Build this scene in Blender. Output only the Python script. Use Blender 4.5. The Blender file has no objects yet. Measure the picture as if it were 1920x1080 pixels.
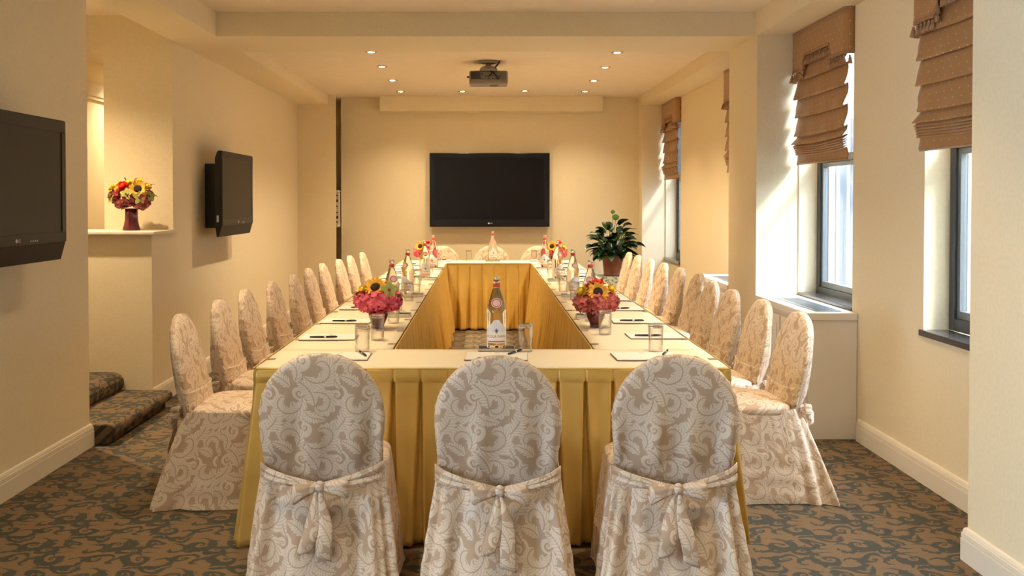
import bpy, bmesh, math, random
from mathutils import Vector, Matrix
R = math.radians
PI = math.pi
SC = bpy.context.scene
COL = SC.collection
random.seed(7)

# ------------------------------------------------------------------ camera
cam_d = bpy.data.cameras.new('camera')
cam = bpy.data.objects.new('camera', cam_d)
COL.objects.link(cam)
cam.location = (0, 0, 1.46)
PITCH = 1.2
cam.rotation_euler = (R(90 - PITCH), 0, 0)
cam_d.sensor_width = 36.0
cam_d.lens = 1850 / 1920 * 36.0
cam_d.shift_x = 50 / 1920
cam_d.shift_y = -(540 - (375 + 1850 * math.tan(R(PITCH)))) / 1920
cam_d.clip_start = 0.05
SC.camera = cam

# ------------------------------------------------------------------ world, sun, exposure
w = bpy.data.worlds.new('world'); SC.world = w
w.use_nodes = True
nt = w.node_tree
bg = nt.nodes['Background']
bg.inputs['Color'].default_value = (0.76, 0.88, 1.02, 1)
bg.inputs["Strength"].default_value = 11.0
SC.view_settings.view_transform = 'Standard'
SC.view_settings.look = 'None'
SC.view_settings.gamma = 1.0
SC.view_settings.use_curve_mapping = False
SC.view_settings.exposure = 0.92
SC.cycles.max_bounces = 10
SC.cycles.diffuse_bounces = 6
SC.cycles.transparent_max_bounces = 24
SC.cycles.use_denoising = True
SC.cycles.sample_clamp_indirect = 6.0
SUN_DIR = Vector((-0.55, 0.42, -0.72)).normalized()
sd = bpy.data.lights.new('sun', 'SUN'); sd.energy = 7.5; sd.angle = R(13); sd.color = (1, .97, .92)
so = bpy.data.objects.new('sun', sd); COL.objects.link(so)
so.rotation_euler = SUN_DIR.to_track_quat('-Z', 'Y').to_euler()
so.location = (6, 2, 6)

LAMP_COL = (1.0, 0.775, 0.475)
FAR_W = 108.0
NEAR_W = 58.0

# ------------------------------------------------------------------ object helpers
def tag(o, label=None, cat=None, group=None, kind=None):
    if label: o['label'] = label
    if cat: o['category'] = cat
    if group: o['group'] = group
    if kind: o['kind'] = kind
    return o

def empty(name, loc=(0, 0, 0), rz=0.0):
    o = bpy.data.objects.new(name, None)
    o.empty_display_size = 0.05
    o.location = loc; o.rotation_euler = (0, 0, rz)
    COL.objects.link(o)
    return o

def copy_tree(o, parent=None):
    c = o.copy(); COL.objects.link(c); c.parent = parent
    for ch in list(o.children): copy_tree(ch, c)
    return c

class MB:
    def __init__(s): s.v = []; s.f = []; s.uv = []; s.sm = []
    def add(s, vs, fs, uvs=None, smooth=True):
        b = len(s.v); s.v.extend([tuple(p) for p in vs])
        s.uv.extend(uvs if uvs else [(p[0] + p[1], p[2]) for p in vs])
        for f in fs: s.f.append(tuple(i + b for i in f)); s.sm.append(smooth)
        return s
    def box(s, x0, x1, y0, y1, z0, z1):
        v = [(x0,y0,z0),(x1,y0,z0),(x1,y1,z0),(x0,y1,z0),(x0,y0,z1),(x1,y0,z1),(x1,y1,z1),(x0,y1,z1)]
        f = [(0,3,2,1),(4,5,6,7),(0,1,5,4),(1,2,6,5),(2,3,7,6),(3,0,4,7)]
        return s.add(v, f, None, False)
    def grid(s, fn, nu, nv, closed=False, uvf=None, smooth=True):
        vs = []; us = []
        for j in range(nv + 1):
            for i in range(nu if closed else nu + 1):
                p = fn(i / nu, j / nv); vs.append(p)
                us.append(uvf(i / nu, j / nv, p) if uvf else (p[0] + p[1], p[2]))
        m = nu if closed else nu + 1
        fs = []
        for j in range(nv):
            for i in range(nu):
                a = j * m + i; b = j * m + (i + 1) % m
                fs.append((a, b, b + m, a + m))
        return s.add(vs, fs, us, smooth)
    def lathe(s, prof, n=24, c=(0, 0, 0), smooth=True):
        vs = []; fs = []
        for (r, z) in prof:
            for i in range(n):
                a = 2 * PI * i / n
                vs.append((c[0] + r * math.cos(a), c[1] + r * math.sin(a), c[2] + z))
        for j in range(len(prof) - 1):
            for i in range(n):
                a = j * n + i; b = j * n + (i + 1) % n
                fs.append((a, b, b + n, a + n))
        if prof[0][0] > 1e-5: fs.append(tuple(reversed(range(n))))
        if prof[-1][0] > 1e-5: fs.append(tuple(range((len(prof) - 1) * n, len(prof) * n)))
        return s.add(vs, fs, None, smooth)
    def ball(s, c, r, n=12, m=8):
        if not hasattr(r, '__len__'): r = (r, r, r)
        prof = []
        vs = []; fs = []
        for j in range(m + 1):
            t = PI * j / m
            for i in range(n):
                a = 2 * PI * i / n
                vs.append((c[0] + r[0] * math.sin(t) * math.cos(a), c[1] + r[1] * math.sin(t) * math.sin(a), c[2] - r[2] * math.cos(t)))
        for j in range(m):
            for i in range(n):
                a = j * n + i; b = j * n + (i + 1) % n
                fs.append((a, b, b + n, a + n))
        return s.add(vs, fs)
    def tube(s, pts, r, n=8, cap=True):
        pts = [Vector(p) for p in pts]
        rs = r if hasattr(r, '__len__') else [r] * len(pts)
        vs = []; fs = []
        up = Vector((0, 0, 1))
        for k, p in enumerate(pts):
            t = (pts[min(k + 1, len(pts) - 1)] - pts[max(k - 1, 0)]).normalized()
            a = t.cross(up)
            if a.length < 1e-3: a = t.cross(Vector((0, 1, 0)))
            a.normalize(); b = a.cross(t)
            for i in range(n):
                th = 2 * PI * i / n
                vs.append(p + (a * math.cos(th) + b * math.sin(th)) * rs[k])
        for k in range(len(pts) - 1):
            for i in range(n):
                a = k * n + i; b = k * n + (i + 1) % n
                fs.append((a, a + n, b + n, b))
        if cap:
            fs.append(tuple(range(n))); fs.append(tuple(reversed(range((len(pts) - 1) * n, len(pts) * n))))
        return s.add(vs, fs)
    def prism(s, poly, axis, a0, a1):
        """poly in the two other axes, extruded along axis from a0 to a1"""
        n = len(poly); vs = []
        for a in (a0, a1):
            for (p, q) in poly:
                vs.append({'x': (a, p, q), 'y': (p, a, q), 'z': (p, q, a)}[axis])
        fs = [tuple(range(n)), tuple(reversed(range(n, 2 * n)))]
        for i in range(n): fs.append((i, i + n, (i + 1) % n + n, (i + 1) % n))
        return s.add(vs, fs, None, False)
    def build(s, name, mat, parent=None, bevel=0, solid=0, seg=2, fix=True, subd=0):
        me = bpy.data.meshes.new(name)
        me.from_pydata(s.v, [], s.f)
        uvl = me.uv_layers.new(name='UVMap')
        for lp in me.loops: uvl.data[lp.index].uv = s.uv[lp.vertex_index]
        me.polygons.foreach_set('use_smooth', s.sm)
        if fix:
            bm = bmesh.new(); bm.from_mesh(me)
            bmesh.ops.recalc_face_normals(bm, faces=bm.faces)
            bm.to_mesh(me); bm.free()
        me.materials.append(mat)
        o = bpy.data.objects.new(name, me); COL.objects.link(o)
        if parent: o.parent = parent
        if solid:
            md = o.modifiers.new('solid', 'SOLIDIFY'); md.thickness = solid; md.offset = 0
        if bevel:
            md = o.modifiers.new('bevel', 'BEVEL'); md.width = bevel; md.segments = seg; md.limit_method = 'ANGLE'
        if subd:
            md = o.modifiers.new('sub', 'SUBSURF'); md.levels = subd; md.render_levels = subd
        return o

# ------------------------------------------------------------------ material helpers
MATS = {}
def mat(name, col, rough=0.6, metal=0.0, **kw):
    m = bpy.data.materials.new(name); m.use_nodes = True
    b = m.node_tree.nodes['Principled BSDF']
    b.inputs['Base Color'].default_value = (*col, 1)
    b.inputs['Roughness'].default_value = rough
    b.inputs['Metallic'].default_value = metal
    for k, v in kw.items():
        b.inputs[k.replace('_', ' ')].default_value = v
    MATS[name] = m
    return m

def noisy(m, scale, c1, c2, bump=0.0, detail=4, coord='Object', stretch=None, lo=.35, hi=.65):
    n = m.node_tree; b = n.nodes['Principled BSDF']
    tc = n.nodes.new('ShaderNodeTexCoord'); nz = n.nodes.new('ShaderNodeTexNoise')
    nz.inputs['Scale'].default_value = scale; nz.inputs['Detail'].default_value = detail
    src = tc.outputs[coord]
    if stretch:
        mp = n.nodes.new('ShaderNodeMapping'); mp.inputs['Scale'].default_value = stretch
        n.links.new(src, mp.inputs[0]); src = mp.outputs[0]
    n.links.new(src, nz.inputs['Vector'])
    rp = n.nodes.new('ShaderNodeValToRGB')
    rp.color_ramp.elements[0].position = lo; rp.color_ramp.elements[1].position = hi
    rp.color_ramp.elements[0].color = (*c1, 1); rp.color_ramp.elements[1].color = (*c2, 1)
    n.links.new(nz.outputs['Fac'], rp.inputs[0]); n.links.new(rp.outputs[0], b.inputs['Base Color'])
    if bump:
        bp = n.nodes.new('ShaderNodeBump'); bp.inputs['Strength'].default_value = bump; bp.inputs['Distance'].default_value = 0.002
        n.links.new(nz.outputs['Fac'], bp.inputs['Height']); n.links.new(bp.outputs[0], b.inputs['Normal'])
    return m

# node maths with operators
class S:
    nt = None
    def __init__(s, sock): s.k = sock
    @staticmethod
    def op(o, *a):
        n = S.nt.nodes.new('ShaderNodeMath'); n.operation = o
        for i, q in enumerate(a):
            if isinstance(q, S): S.nt.links.new(q.k, n.inputs[i])
            else: n.inputs[i].default_value = float(q)
        return S(n.outputs[0])
    def __add__(a, b): return S.op('ADD', a, b)
    def __radd__(a, b): return S.op('ADD', b, a)
    def __sub__(a, b): return S.op('SUBTRACT', a, b)
    def __rsub__(a, b): return S.op('SUBTRACT', b, a)
    def __mul__(a, b): return S.op('MULTIPLY', a, b)
    def __rmul__(a, b): return S.op('MULTIPLY', b, a)
class M:
    sqrt = staticmethod(lambda a: S.op('SQRT', a))
    atan2 = staticmethod(lambda a, b: S.op('ARCTAN2', a, b))
    floor = staticmethod(lambda a: S.op('FLOOR', a))
    sin = staticmethod(lambda a: S.op('SINE', a))
    abs = staticmethod(lambda a: S.op('ABSOLUTE', a))
    pow = staticmethod(lambda a, b: S.op('POWER', a, b))
    ln = staticmethod(lambda a: S.op('LOGARITHM', a, math.e))
    max = staticmethod(lambda a, b: S.op('MAXIMUM', a, b))
    clamp = staticmethod(lambda a: S.op('MINIMUM', S.op('MAXIMUM', a, 0.0), 1.0))
    @staticmethod
    def step(x, a, b):
        n = S.nt.nodes.new('ShaderNodeMapRange'); n.interpolation_type = 'SMOOTHSTEP'
        S.nt.links.new(x.k, n.inputs['Value'])
        n.inputs['From Min'].default_value = a; n.inputs['From Max'].default_value = b
        return S(n.outputs['Result'])

#PATTERN
def wrapc(M, x): return x - M.floor(x + 0.5)
def local(M, px, py, cx, cy, rot, flip):
    dx = wrapc(M, px - cx); dy = wrapc(M, py - cy)
    c, s = math.cos(rot), math.sin(rot)
    return dx * c + dy * s, (dy * c - dx * s) * flip
def leafy(M, u, v, n, k1=0.34, vn=2.0, sh=0.10):
    uc = M.clamp(u)
    prof = M.pow(M.clamp(uc * (1.0 - uc) * (uc * -1.2 + 1.9) * 2.6), 0.55)
    av = M.abs(v)
    lob = M.abs(M.sin((u - av * sh) * (math.pi * n)))
    mask = M.step(prof * (lob * k1 + (1.0 - k1)) - av, 0.0, 0.10)
    vein = M.sin((u - av * 0.16) * (2 * math.pi * n * vn)) * 0.5 + 0.5
    return mask, (vein * 0.5 + 0.5) * M.step(av, 0.02, 0.11)
def frond(M, px, py, cx, cy, rot, flip, R_, turn, W, n, k=0.72, k1=.34):
    x, y = local(M, px, py, cx, cy, rot, flip)
    r = M.sqrt(x * x + y * y)
    u = (M.atan2(y, x) * (1 / (2 * math.pi)) + 0.5) * (1 / turn)
    return leafy(M, u, (r - (u * (-k) + 1.0) * R_) * (1 / W), n, k1)
def leaf(M, px, py, cx, cy, rot, flip, L, W, bend, n, k1=.34):
    x, y = local(M, px, py, cx, cy, rot, flip)
    u = x * (1 / L) + 0.5
    return leafy(M, u, (y - x * x * bend) * (1 / W), n, k1, 1.5, 0.22)
def volute(M, px, py, cx, cy, rot, flip, R_, b=2.6, th=0.30):
    x, y = local(M, px, py, cx, cy, rot, flip)
    r = M.sqrt(x * x + y * y)
    ph = M.ln(r * (1 / R_) + 0.001) * (b / 2.0) - M.atan2(y, x) * (1 / (2 * math.pi))
    f = M.abs(ph - M.floor(ph + 0.5))
    return (1.0 - M.step(f, th * 0.5, th * 0.5 + 0.08)) * (1.0 - M.step(r, R_ * 0.92, R_)), 0.85
def damask_v(M, x, y):
    px = x * (1 / 0.255); py = y * (1 / 0.255)
    it = [(volute, .50, .90, .2, 1, .17, 1.3, .5), (volute, .02, .42, 2.7, -1, .17, 1.3, .5),
          (volute, .47, .42, 1.2, -1, .11, 1.3, .5), (volute, .96, .93, 4.2, 1, .11, 1.3, .5),
          (leaf, .70, .14, 2.6, 1, .34, .10, 1.2, 6), (leaf, .16, .56, -0.4, 1, .34, .10, 1.2, 6),
          (leaf, .60, .52, 1.1, 1, .50, .15, 1.2, 7), (leaf, .10, .98, 2.2, -1, .46, .14, -1.2, 7),
          (leaf, .93, .62, -.9, 1, .40, .12, 1.0, 6), (leaf, .44, .16, -.7, -1, .40, .12, 1.4, 6),
          (frond, .26, .30, .4, 1, .25, .80, .145, 9), (frond, .76, .80, 3.5, -1, .25, .80, .145, 9),
          (frond, .76, .26, 2.2, 1, .20, .78, .13, 8), (frond, .26, .76, 5.2, -1, .20, .78, .13, 8)]
    v = None
    for fn, *a in it:
        mk, sh = fn(M, px, py, *a)
        v = mk * sh if v is None else v * (1.0 - mk) + mk * sh
    return v
def carpet_v(M, x, y):
    px = x * (1 / 0.35); py = y * (1 / 0.35)
    px = px + M.sin(py * 6.28318) * 0.05
    py = py + M.sin(px * 6.28318) * 0.04
    it = [(volute, .50, .86, .2, 1, .24, 1.15, .40), (volute, .02, .38, 2.7, -1, .24, 1.15, .40),
          (volute, .52, .38, 1.0, -1, .17, 1.15, .42), (volute, .99, .88, 4.0, 1, .17, 1.15, .42),
          (volute, .26, .12, 5.0, 1, .15, 1.15, .42), (volute, .76, .62, 3.1, -1, .15, 1.15, .42),
          (leaf, .60, .64, .3, 1, .50, .045, 1.6, 6, .6), (leaf, .10, .14, .1, -1, .46, .045, 1.6, 6, .6),
          (leaf, .86, .58, -.9, 1, .34, .045, 1.0, 5, .6), (leaf, .36, .06, .9, 1, .34, .045, 1.0, 5, .6),
          (frond, .26, .34, .4, 1, .22, .9, .055, 8, .72, .55), (frond, .74, .88, 3.5, -1, .22, .9, .055, 8, .72, .55),
          (frond, .76, .24, 2.2, 1, .19, .9, .05, 7, .72, .55), (frond, .24, .74, 5.2, -1, .19, .9, .05, 7, .72, .55)]
    v = None
    for fn, *a in it:
        mk, _ = fn(M, px, py, *a)
        v = mk if v is None else M.max(v, mk)
    return v
#PATTERN_END

def pattern_mat(name, fn, coord, c_ground, c_fig, rough, warp=0.0, warp_scale=6.0, sheen=0.0, fine=None, rough_fig=None, bump=0.0):
    m = mat(name, c_ground, rough)
    n = m.node_tree; S.nt = n; b = n.nodes['Principled BSDF']
    tc = n.nodes.new('ShaderNodeTexCoord'); sx = n.nodes.new('ShaderNodeSeparateXYZ')
    src = tc.outputs[coord]
    if warp:
        nz = n.nodes.new('ShaderNodeTexNoise'); nz.inputs['Scale'].default_value = warp_scale
        n.links.new(src, nz.inputs['Vector'])
        vm = n.nodes.new('ShaderNodeVectorMath'); vm.operation = 'SUBTRACT'; vm.inputs[1].default_value = (.5, .5, .5)
        n.links.new(nz.outputs['Color'], vm.inputs[0])
        v2 = n.nodes.new('ShaderNodeVectorMath'); v2.operation = 'SCALE'; v2.inputs['Scale'].default_value = warp
        n.links.new(vm.outputs[0], v2.inputs[0])
        v3 = n.nodes.new('ShaderNodeVectorMath'); v3.operation = 'ADD'
        n.links.new(src, v3.inputs[0]); n.links.new(v2.outputs[0], v3.inputs[1]); src = v3.outputs[0]
    n.links.new(src, sx.inputs[0])
    v = fn(M, S(sx.outputs[0]), S(sx.outputs[1]))
    mx = n.nodes.new('ShaderNodeMix'); mx.data_type = 'RGBA'
    n.links.new(v.k, mx.inputs['Factor'])
    mx.inputs['A'].default_value = (*c_ground, 1); mx.inputs['B'].default_value = (*c_fig, 1)
    out = mx.outputs['Result']
    if fine:
        nz2 = n.nodes.new('ShaderNodeTexNoise'); nz2.inputs['Scale'].default_value = fine; nz2.inputs['Detail'].default_value = 2
        n.links.new(tc.outputs[coord], nz2.inputs['Vector'])
        mr = n.nodes.new('ShaderNodeMapRange'); mr.inputs['From Min'].default_value = .3; mr.inputs['From Max'].default_value = .7
        mr.inputs['To Min'].default_value = .72; mr.inputs['To Max'].default_value = 1.2
        n.links.new(nz2.outputs['Fac'], mr.inputs['Value'])
        vs = n.nodes.new('ShaderNodeVectorMath'); vs.operation = 'SCALE'
        n.links.new(out, vs.inputs[0]); n.links.new(mr.outputs[0], vs.inputs['Scale']); out = vs.outputs[0]
    n.links.new(out, b.inputs['Base Color'])
    if rough_fig is not None:
        rr = v * (rough_fig - rough) + rough
        n.links.new(rr.k, b.inputs['Roughness'])
    if bump:
        mp = n.nodes.new('ShaderNodeMapping'); mp.inputs['Scale'].default_value = (1.0, .28, 1.0); n.links.new(tc.outputs[coord], mp.inputs[0])
        nb = n.nodes.new('ShaderNodeTexNoise'); nb.inputs['Scale'].default_value = 11; nb.inputs['Detail'].default_value = 1.5; nb.inputs['Distortion'].default_value = 1.2
        n.links.new(mp.outputs[0], nb.inputs['Vector'])
        bp = n.nodes.new('ShaderNodeBump'); bp.inputs['Strength'].default_value = bump; bp.inputs['Distance'].default_value = .02
        n.links.new(nb.outputs['Fac'], bp.inputs['Height']); n.links.new(bp.outputs[0], b.inputs['Normal'])
    if sheen:
        b.inputs['Sheen Weight'].default_value = sheen; b.inputs['Sheen Roughness'].default_value = .4
    return m

WALL = (0.77, 0.670, 0.475)
m_wall = noisy(mat('wall_paint', WALL, .85), 60, tuple(c * .97 for c in WALL), tuple(c * 1.02 for c in WALL), .08)
m_ceil = noisy(mat('ceiling_paint', (.78, .68, .54), .9), 8, (.76, .665, .53), (.79, .69, .55))
m_trim = mat('trim_paint', (.76, .69, .58), .45)
m_heater = mat('heater_paint', (.74, .68, .60), .45)
m_sill = mat('dark_sill', (.035, .033, .034), .18)
m_frame = mat('window_metal', (.055, .062, .072), .35, .3)
m_carpet = pattern_mat('scroll_carpet', carpet_v, 'Object', (.158, .098, .048), (.036, .038, .028), .80, .065, 10.0, 0.0, 260.0)
m_damask = pattern_mat('damask_cloth', damask_v, 'UV', (.475, .335, .23), (.73, .61, .495), .60, .012, 9.0, .15, None, .40, .34)
m_skirt = noisy(mat('gold_satin', (.50, .31, .05), .30, .25), 5, (.63, .415, .105), (.71, .49, .14), .0)
m_skirt_in = m_skirt
m_cloth = noisy(mat('cream_cloth', (.80, .70, .52), .75), 300, (.78, .68, .505), (.82, .72, .54), .15)
m_board = mat('table_board', (.25, .17, .10), .5)
m_tvblack = mat('tv_black', (.006, .006, .010), .22, Specular_IOR_Level=.35)
m_case = mat('tv_case', (.012, .010, .009), .65)
m_tvscreen = mat('tv_screen', (.007, .005, .006), .10, Specular_IOR_Level=.22)
m_tvmatte = mat('tv_matte_grey', (.030, .026, .023), .5, Specular_IOR_Level=.3)
m_tvscreen2 = mat('tv_matte_screen', (.018, .015, .012), .42, Specular_IOR_Level=.3)
m_silver = mat('silver', (.70, .69, .67), .28, .9)
m_logo = mat('logo_grey', (.55, .55, .55), .4)
m_proj = mat('projector_shell', (.24, .21, .18), .45)
m_projd = mat('projector_dark', (.03, .028, .027), .5)
m_black = mat('black_plastic', (.012, .011, .011), .35)
m_white = mat('paper_white', (.84, .81, .74), .7)
m_pot = noisy(mat('terracotta_plastic', (.28, .10, .06), .4), 6, (.26, .09, .055), (.30, .11, .07))
m_soil = noisy(mat('soil', (.03, .02, .012), .95), 80, (.02, .014, .01), (.06, .04, .025), .6)
m_leafd = noisy(mat("dark_leaf", (.014, .045, .018), .25), 14, (.008, .030, .013), (.02, .062, .025))
m_leafl = mat('fresh_leaf', (.09, .20, .04), .4)
m_stemg = mat('stem_green', (.025, .065, .02), .5)
m_vase = mat('red_glass_vase', (.16, .012, .022), .06, Transmission_Weight=.35, Coat_Weight=.5)
m_pink = noisy(mat('pink_petals', (.70, .07, .16), .55), 40, (.66, .05, .12), (.90, .22, .32))
m_rust = noisy(mat('coral_petals', (.60, .10, .10), .55), 40, (.42, .05, .06), (.72, .20, .16))
m_burg = noisy(mat('burgundy_petals', (.25, .03, .05), .55), 40, (.14, .015, .025), (.42, .08, .09))
m_red = mat('red_petals', (.75, .03, .02), .5)
m_sun = noisy(mat('sunflower_petals', (.85, .42, .03), .5), 25, (.80, .33, .015), (.90, .55, .06))
m_disc = noisy(mat('sunflower_disc', (.02, .009, .004), .9), 120, (.012, .006, .003), (.06, .025, .01), .8)
m_yel = mat('yellow_petals', (.78, .58, .05), .5)
m_grn = mat('green_petals', (.42, .46, .12), .5)
m_blind = None
m_label = mat('bottle_label', (.72, .74, .82), .5)
m_labelw = mat('label_white', (.86, .84, .80), .5)
m_bred = mat('label_red', (.62, .07, .04), .5)
m_bnavy = mat('label_navy', (.03, .04, .12), .5)
m_btext = mat('label_text', (.42, .07, .03), .5)
m_pen = mat('pen_black', (.01, .01, .01), .2)
m_rack = mat('rack_panel', (.62, .55, .46), .5)
m_cable = mat('cable', (.01, .008, .007), .5)
m_facade = mat('facade_white', (.34, .37, .40), .8)
m_facade2 = mat('facade_strip', (.10, .125, .16), .7)
m_ground = mat('outdoor_paving', (.2, .2, .2), .9)
m_bglass = mat('bottle_glass', (.95, .98, .97), .0, Transmission_Weight=1.0, IOR=1.38)

def glassy(name, tint, gloss=.6):
    m = bpy.data.materials.new(name); m.use_nodes = True; n = m.node_tree
    for q in list(n.nodes): n.nodes.remove(q)
    out = n.nodes.new('ShaderNodeOutputMaterial'); mx = n.nodes.new('ShaderNodeMixShader')
    tr = n.nodes.new('ShaderNodeBsdfTransparent'); tr.inputs[0].default_value = (*tint, 1)
    gl = n.nodes.new('ShaderNodeBsdfGlossy'); gl.inputs['Roughness'].default_value = .03
    lw = n.nodes.new('ShaderNodeLayerWeight'); lw.inputs['Blend'].default_value = .35
    mu = n.nodes.new('ShaderNodeMath'); mu.operation = 'MULTIPLY'; mu.inputs[1].default_value = gloss
    n.links.new(lw.outputs['Facing'], mu.inputs[0]); n.links.new(mu.outputs[0], mx.inputs[0])
    n.links.new(tr.outputs[0], mx.inputs[1]); n.links.new(gl.outputs[0], mx.inputs[2]); n.links.new(mx.outputs[0], out.inputs[0])
    return m
m_pane = glassy('window_glass', (.93, .97, 1.0), .5)
m_tumbler = glassy('tumbler_glass', (.975, .975, .97), .8)

def emis(name, col, st):
    m = bpy.data.materials.new(name); m.use_nodes = True
    b = m.node_tree.nodes['Principled BSDF']
    b.inputs['Base Color'].default_value = (*col, 1)
    b.inputs['Emission Color'].default_value = (*col, 1); b.inputs['Emission Strength'].default_value = st
    return m
m_bulb = emis('halogen_bulb', (1.0, .80, .50), 40)
m_brass = mat('downlight_brass', (.42, .28, .10), .3, .8)

def blind_mat():
    m = mat('blind_fabric', (.32, .15, .055), .6, Sheen_Weight=.2)
    n = m.node_tree; S.nt = n; b = n.nodes['Principled BSDF']
    tc = n.nodes.new('ShaderNodeTexCoord'); sx = n.nodes.new('ShaderNodeSeparateXYZ'); n.links.new(tc.outputs['UV'], sx.inputs[0])
    x = S(sx.outputs[0]) * (1 / .08); y = S(sx.outputs[1]) * (1 / .08)
    def dots(x, y):
        dx = wrapc(M, x); dy = wrapc(M, y)
        return 1.0 - M.step(M.sqrt(dx * dx + dy * dy), .028, .050)
    d = M.max(dots(x, y), dots(x + .5, y + .5))
    wv = M.sin(S(sx.outputs[0]) * 900) * .06 + 1.0
    mx = n.nodes.new('ShaderNodeMix'); mx.data_type = 'RGBA'; n.links.new(d.k, mx.inputs['Factor'])
    mx.inputs['A'].default_value = (.35, .180, .062, 1); mx.inputs['B'].default_value = (.80, .62, .33, 1)
    vs = n.nodes.new('ShaderNodeVectorMath'); vs.operation = 'SCALE'
    n.links.new(mx.outputs['Result'], vs.inputs[0]); n.links.new(wv.k, vs.inputs['Scale']); n.links.new(vs.outputs[0], b.inputs['Base Color'])
    return m
m_blind = blind_mat()
m_tassel = noisy(mat('tassel_thread', (.20, .10, .05), .8), 200, (.26, .14, .075), (.50, .30, .17), .3)

# ------------------------------------------------------------------ the room shell
def struct(name, mb, m, parent=None, **k):
    o = mb.build(name, m, parent, **k)
    if parent is None: tag(o, kind='structure')
    return o

XL, XR = -2.345, 2.265         # wall faces left and right
YB, Y0 = 12.72, -3.0           # back wall, wall behind the camera
PX = 1.96                      # inner face of pillars and beams
ZS, ZN, ZF = 2.65, 2.825, 2.77 # beam soffit, near ceiling, far ceiling

struct('floor', MB().add([(-5.2, Y0, 0), (5.2, Y0, 0), (5.2, 2.6, 0), (2.6, 2.6, 0), (2.6, 13.5, 0), (-5.2, 13.5, 0)], [(0, 1, 2, 3, 4, 5)], None, False), m_carpet)
struct('ceiling_near', MB().box(-2.0, PX + .05, 2.6, 7.3, ZN, ZN + .2).box(-5.3, 5.3, Y0 - .1, 2.6, ZN, ZN + .2), m_ceil)
struct('ceiling_far', MB().box(-2.4, PX + .05, 7.85, 13.5, ZF, ZF + .2), m_ceil)
struct('ceiling_stair', MB().box(-5.2, XL, 3.0, 7.45, 2.84, 3.0), m_ceil)
struct('trim_1', MB().box(XL, -1.96, 2.6, YB + .2, ZS, 3.1), m_wall)                # beam along the left wall
struct('trim_2', MB().box(PX, XR + .2, 2.6, YB + .2, ZS, 3.1), m_wall)              # beam along the windows
struct('trim_3', MB().box(-1.96, PX, 7.2, 7.95, ZS, 3.1), m_wall)                  # cross beam
struct('trim_4', MB().box(-1.336, 1.484, 12.45, YB, 2.581, ZF), m_wall, bevel=.004)  # box over the screen
struct('wall_back', MB().box(-1.858, XR + .3, YB, YB + .2, 0, 3.1), m_wall)
struct('wall_recess', MB().box(XL - .14, -1.70, 13.35, 13.5, 0, 3.1).box(-1.858, -1.70, YB + .2, 13.35, 0, 3.1), m_wall)
struct('wall_rear', MB().box(-5.2, 5.2, Y0 - .2, Y0, 0, 3.1), m_wall)
struct('wall_left_rear', MB().box(-5.4, -5.2, Y0 - .2, -2.4, 0, 3.1).box(-5.4, -5.2, 2.0, 2.6, 0, 3.1).box(-5.4, -5.2, -2.4, 2.0, 0, .6).box(-5.4, -5.2, -2.4, 2.0, 2.55, 3.1)
       .box(-5.2, XL, 2.4, 2.6, 0, 3.1), m_wall)  # unseen rear part, widened to take the window added for light
struct('wall_right_rear', MB().box(5.2, 5.4, Y0 - .2, 2.6, 0, 3.1).box(XR, 5.2, 2.4, 2.6, 0, 3.1), m_wall)
# left side: near wall, stair opening, far wall, ledge wall
struct('wall_left_near', MB().box(XL - .14, XL, 2.5, 5.82, 0, 3.1), m_wall)
struct('wall_left_far', MB().box(XL - .14, XL, 7.55, 13.35, 0, 3.1), m_wall)
struct('wall_stair_end', MB().box(-2.86, XL, 7.41, 7.55, 1.215, 3.1)
       .box(-3.4, -2.86, 7.41, 7.55, 2.58, 3.1)
       .box(-3.4, XL, 6.93, 7.55, 0, 1.215), m_wall)
struct('wall_stair_side', MB().box(-3.5, -3.3, 2.9, 10.2, 0, 3.0), m_wall)
struct('wall_stair_back', MB().box(-3.4, XL - .14, 10.0, 10.2, 0, 3.0), m_wall)
struct('wall_stair_front', MB().box(-3.4, XL - .14, 2.8, 3.0, 0, 3.0), m_wall)
struct('ceiling_passage', MB().box(-3.4, XL - .14, 7.55, 10.2, 2.62, 2.8), m_ceil)
struct('trim_5', MB().box(-3.3, -3.26, 7.55, 10, 2.33, 2.43).box(-3.3, -3.275, 7.56, 10, 2.30, 2.33), m_trim)
struct('trim_6', MB().box(-3.3, XL + .035, 6.885, 7.415, 1.215, 1.240), m_trim, bevel=.006)   # ledge
# pilaster and equipment recess at the far left
struct('wall_pilaster', MB().box(XL, -1.87, 12.33, 12.37, 0, ZF + .1), m_wall)
# right side: window wall with openings
OP = [(4.02, 5.09, .79), (6.08, 7.13, .775), (8.02, 9.06, .775), (11.46, 12.38, .74)]
wr = MB(); prev = 2.6
for (a, b, z0) in OP:
    wr.box(XR, XR + .26, prev, a, 0, 3.1); wr.box(XR, XR + .26, a, b, 0, z0 - .03); wr.box(XR, XR + .26, a, b, 2.56, 3.1)
    prev = b
wr.box(XR, XR + .26, prev, YB + .2, 0, 3.1)
struct('wall_right', wr, m_wall)
struct('wall_pillar', MB().box(PX, XR, 7.14, 7.95, 0, ZS), m_wall)
struct('wall_pillar_far', MB().box(PX + .01, XR, 12.40, YB, 0, ZS), m_wall)
struct('wall_pier', MB().box(1.952, XR, 2.5, 3.965, 0, ZS), m_wall)

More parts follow.
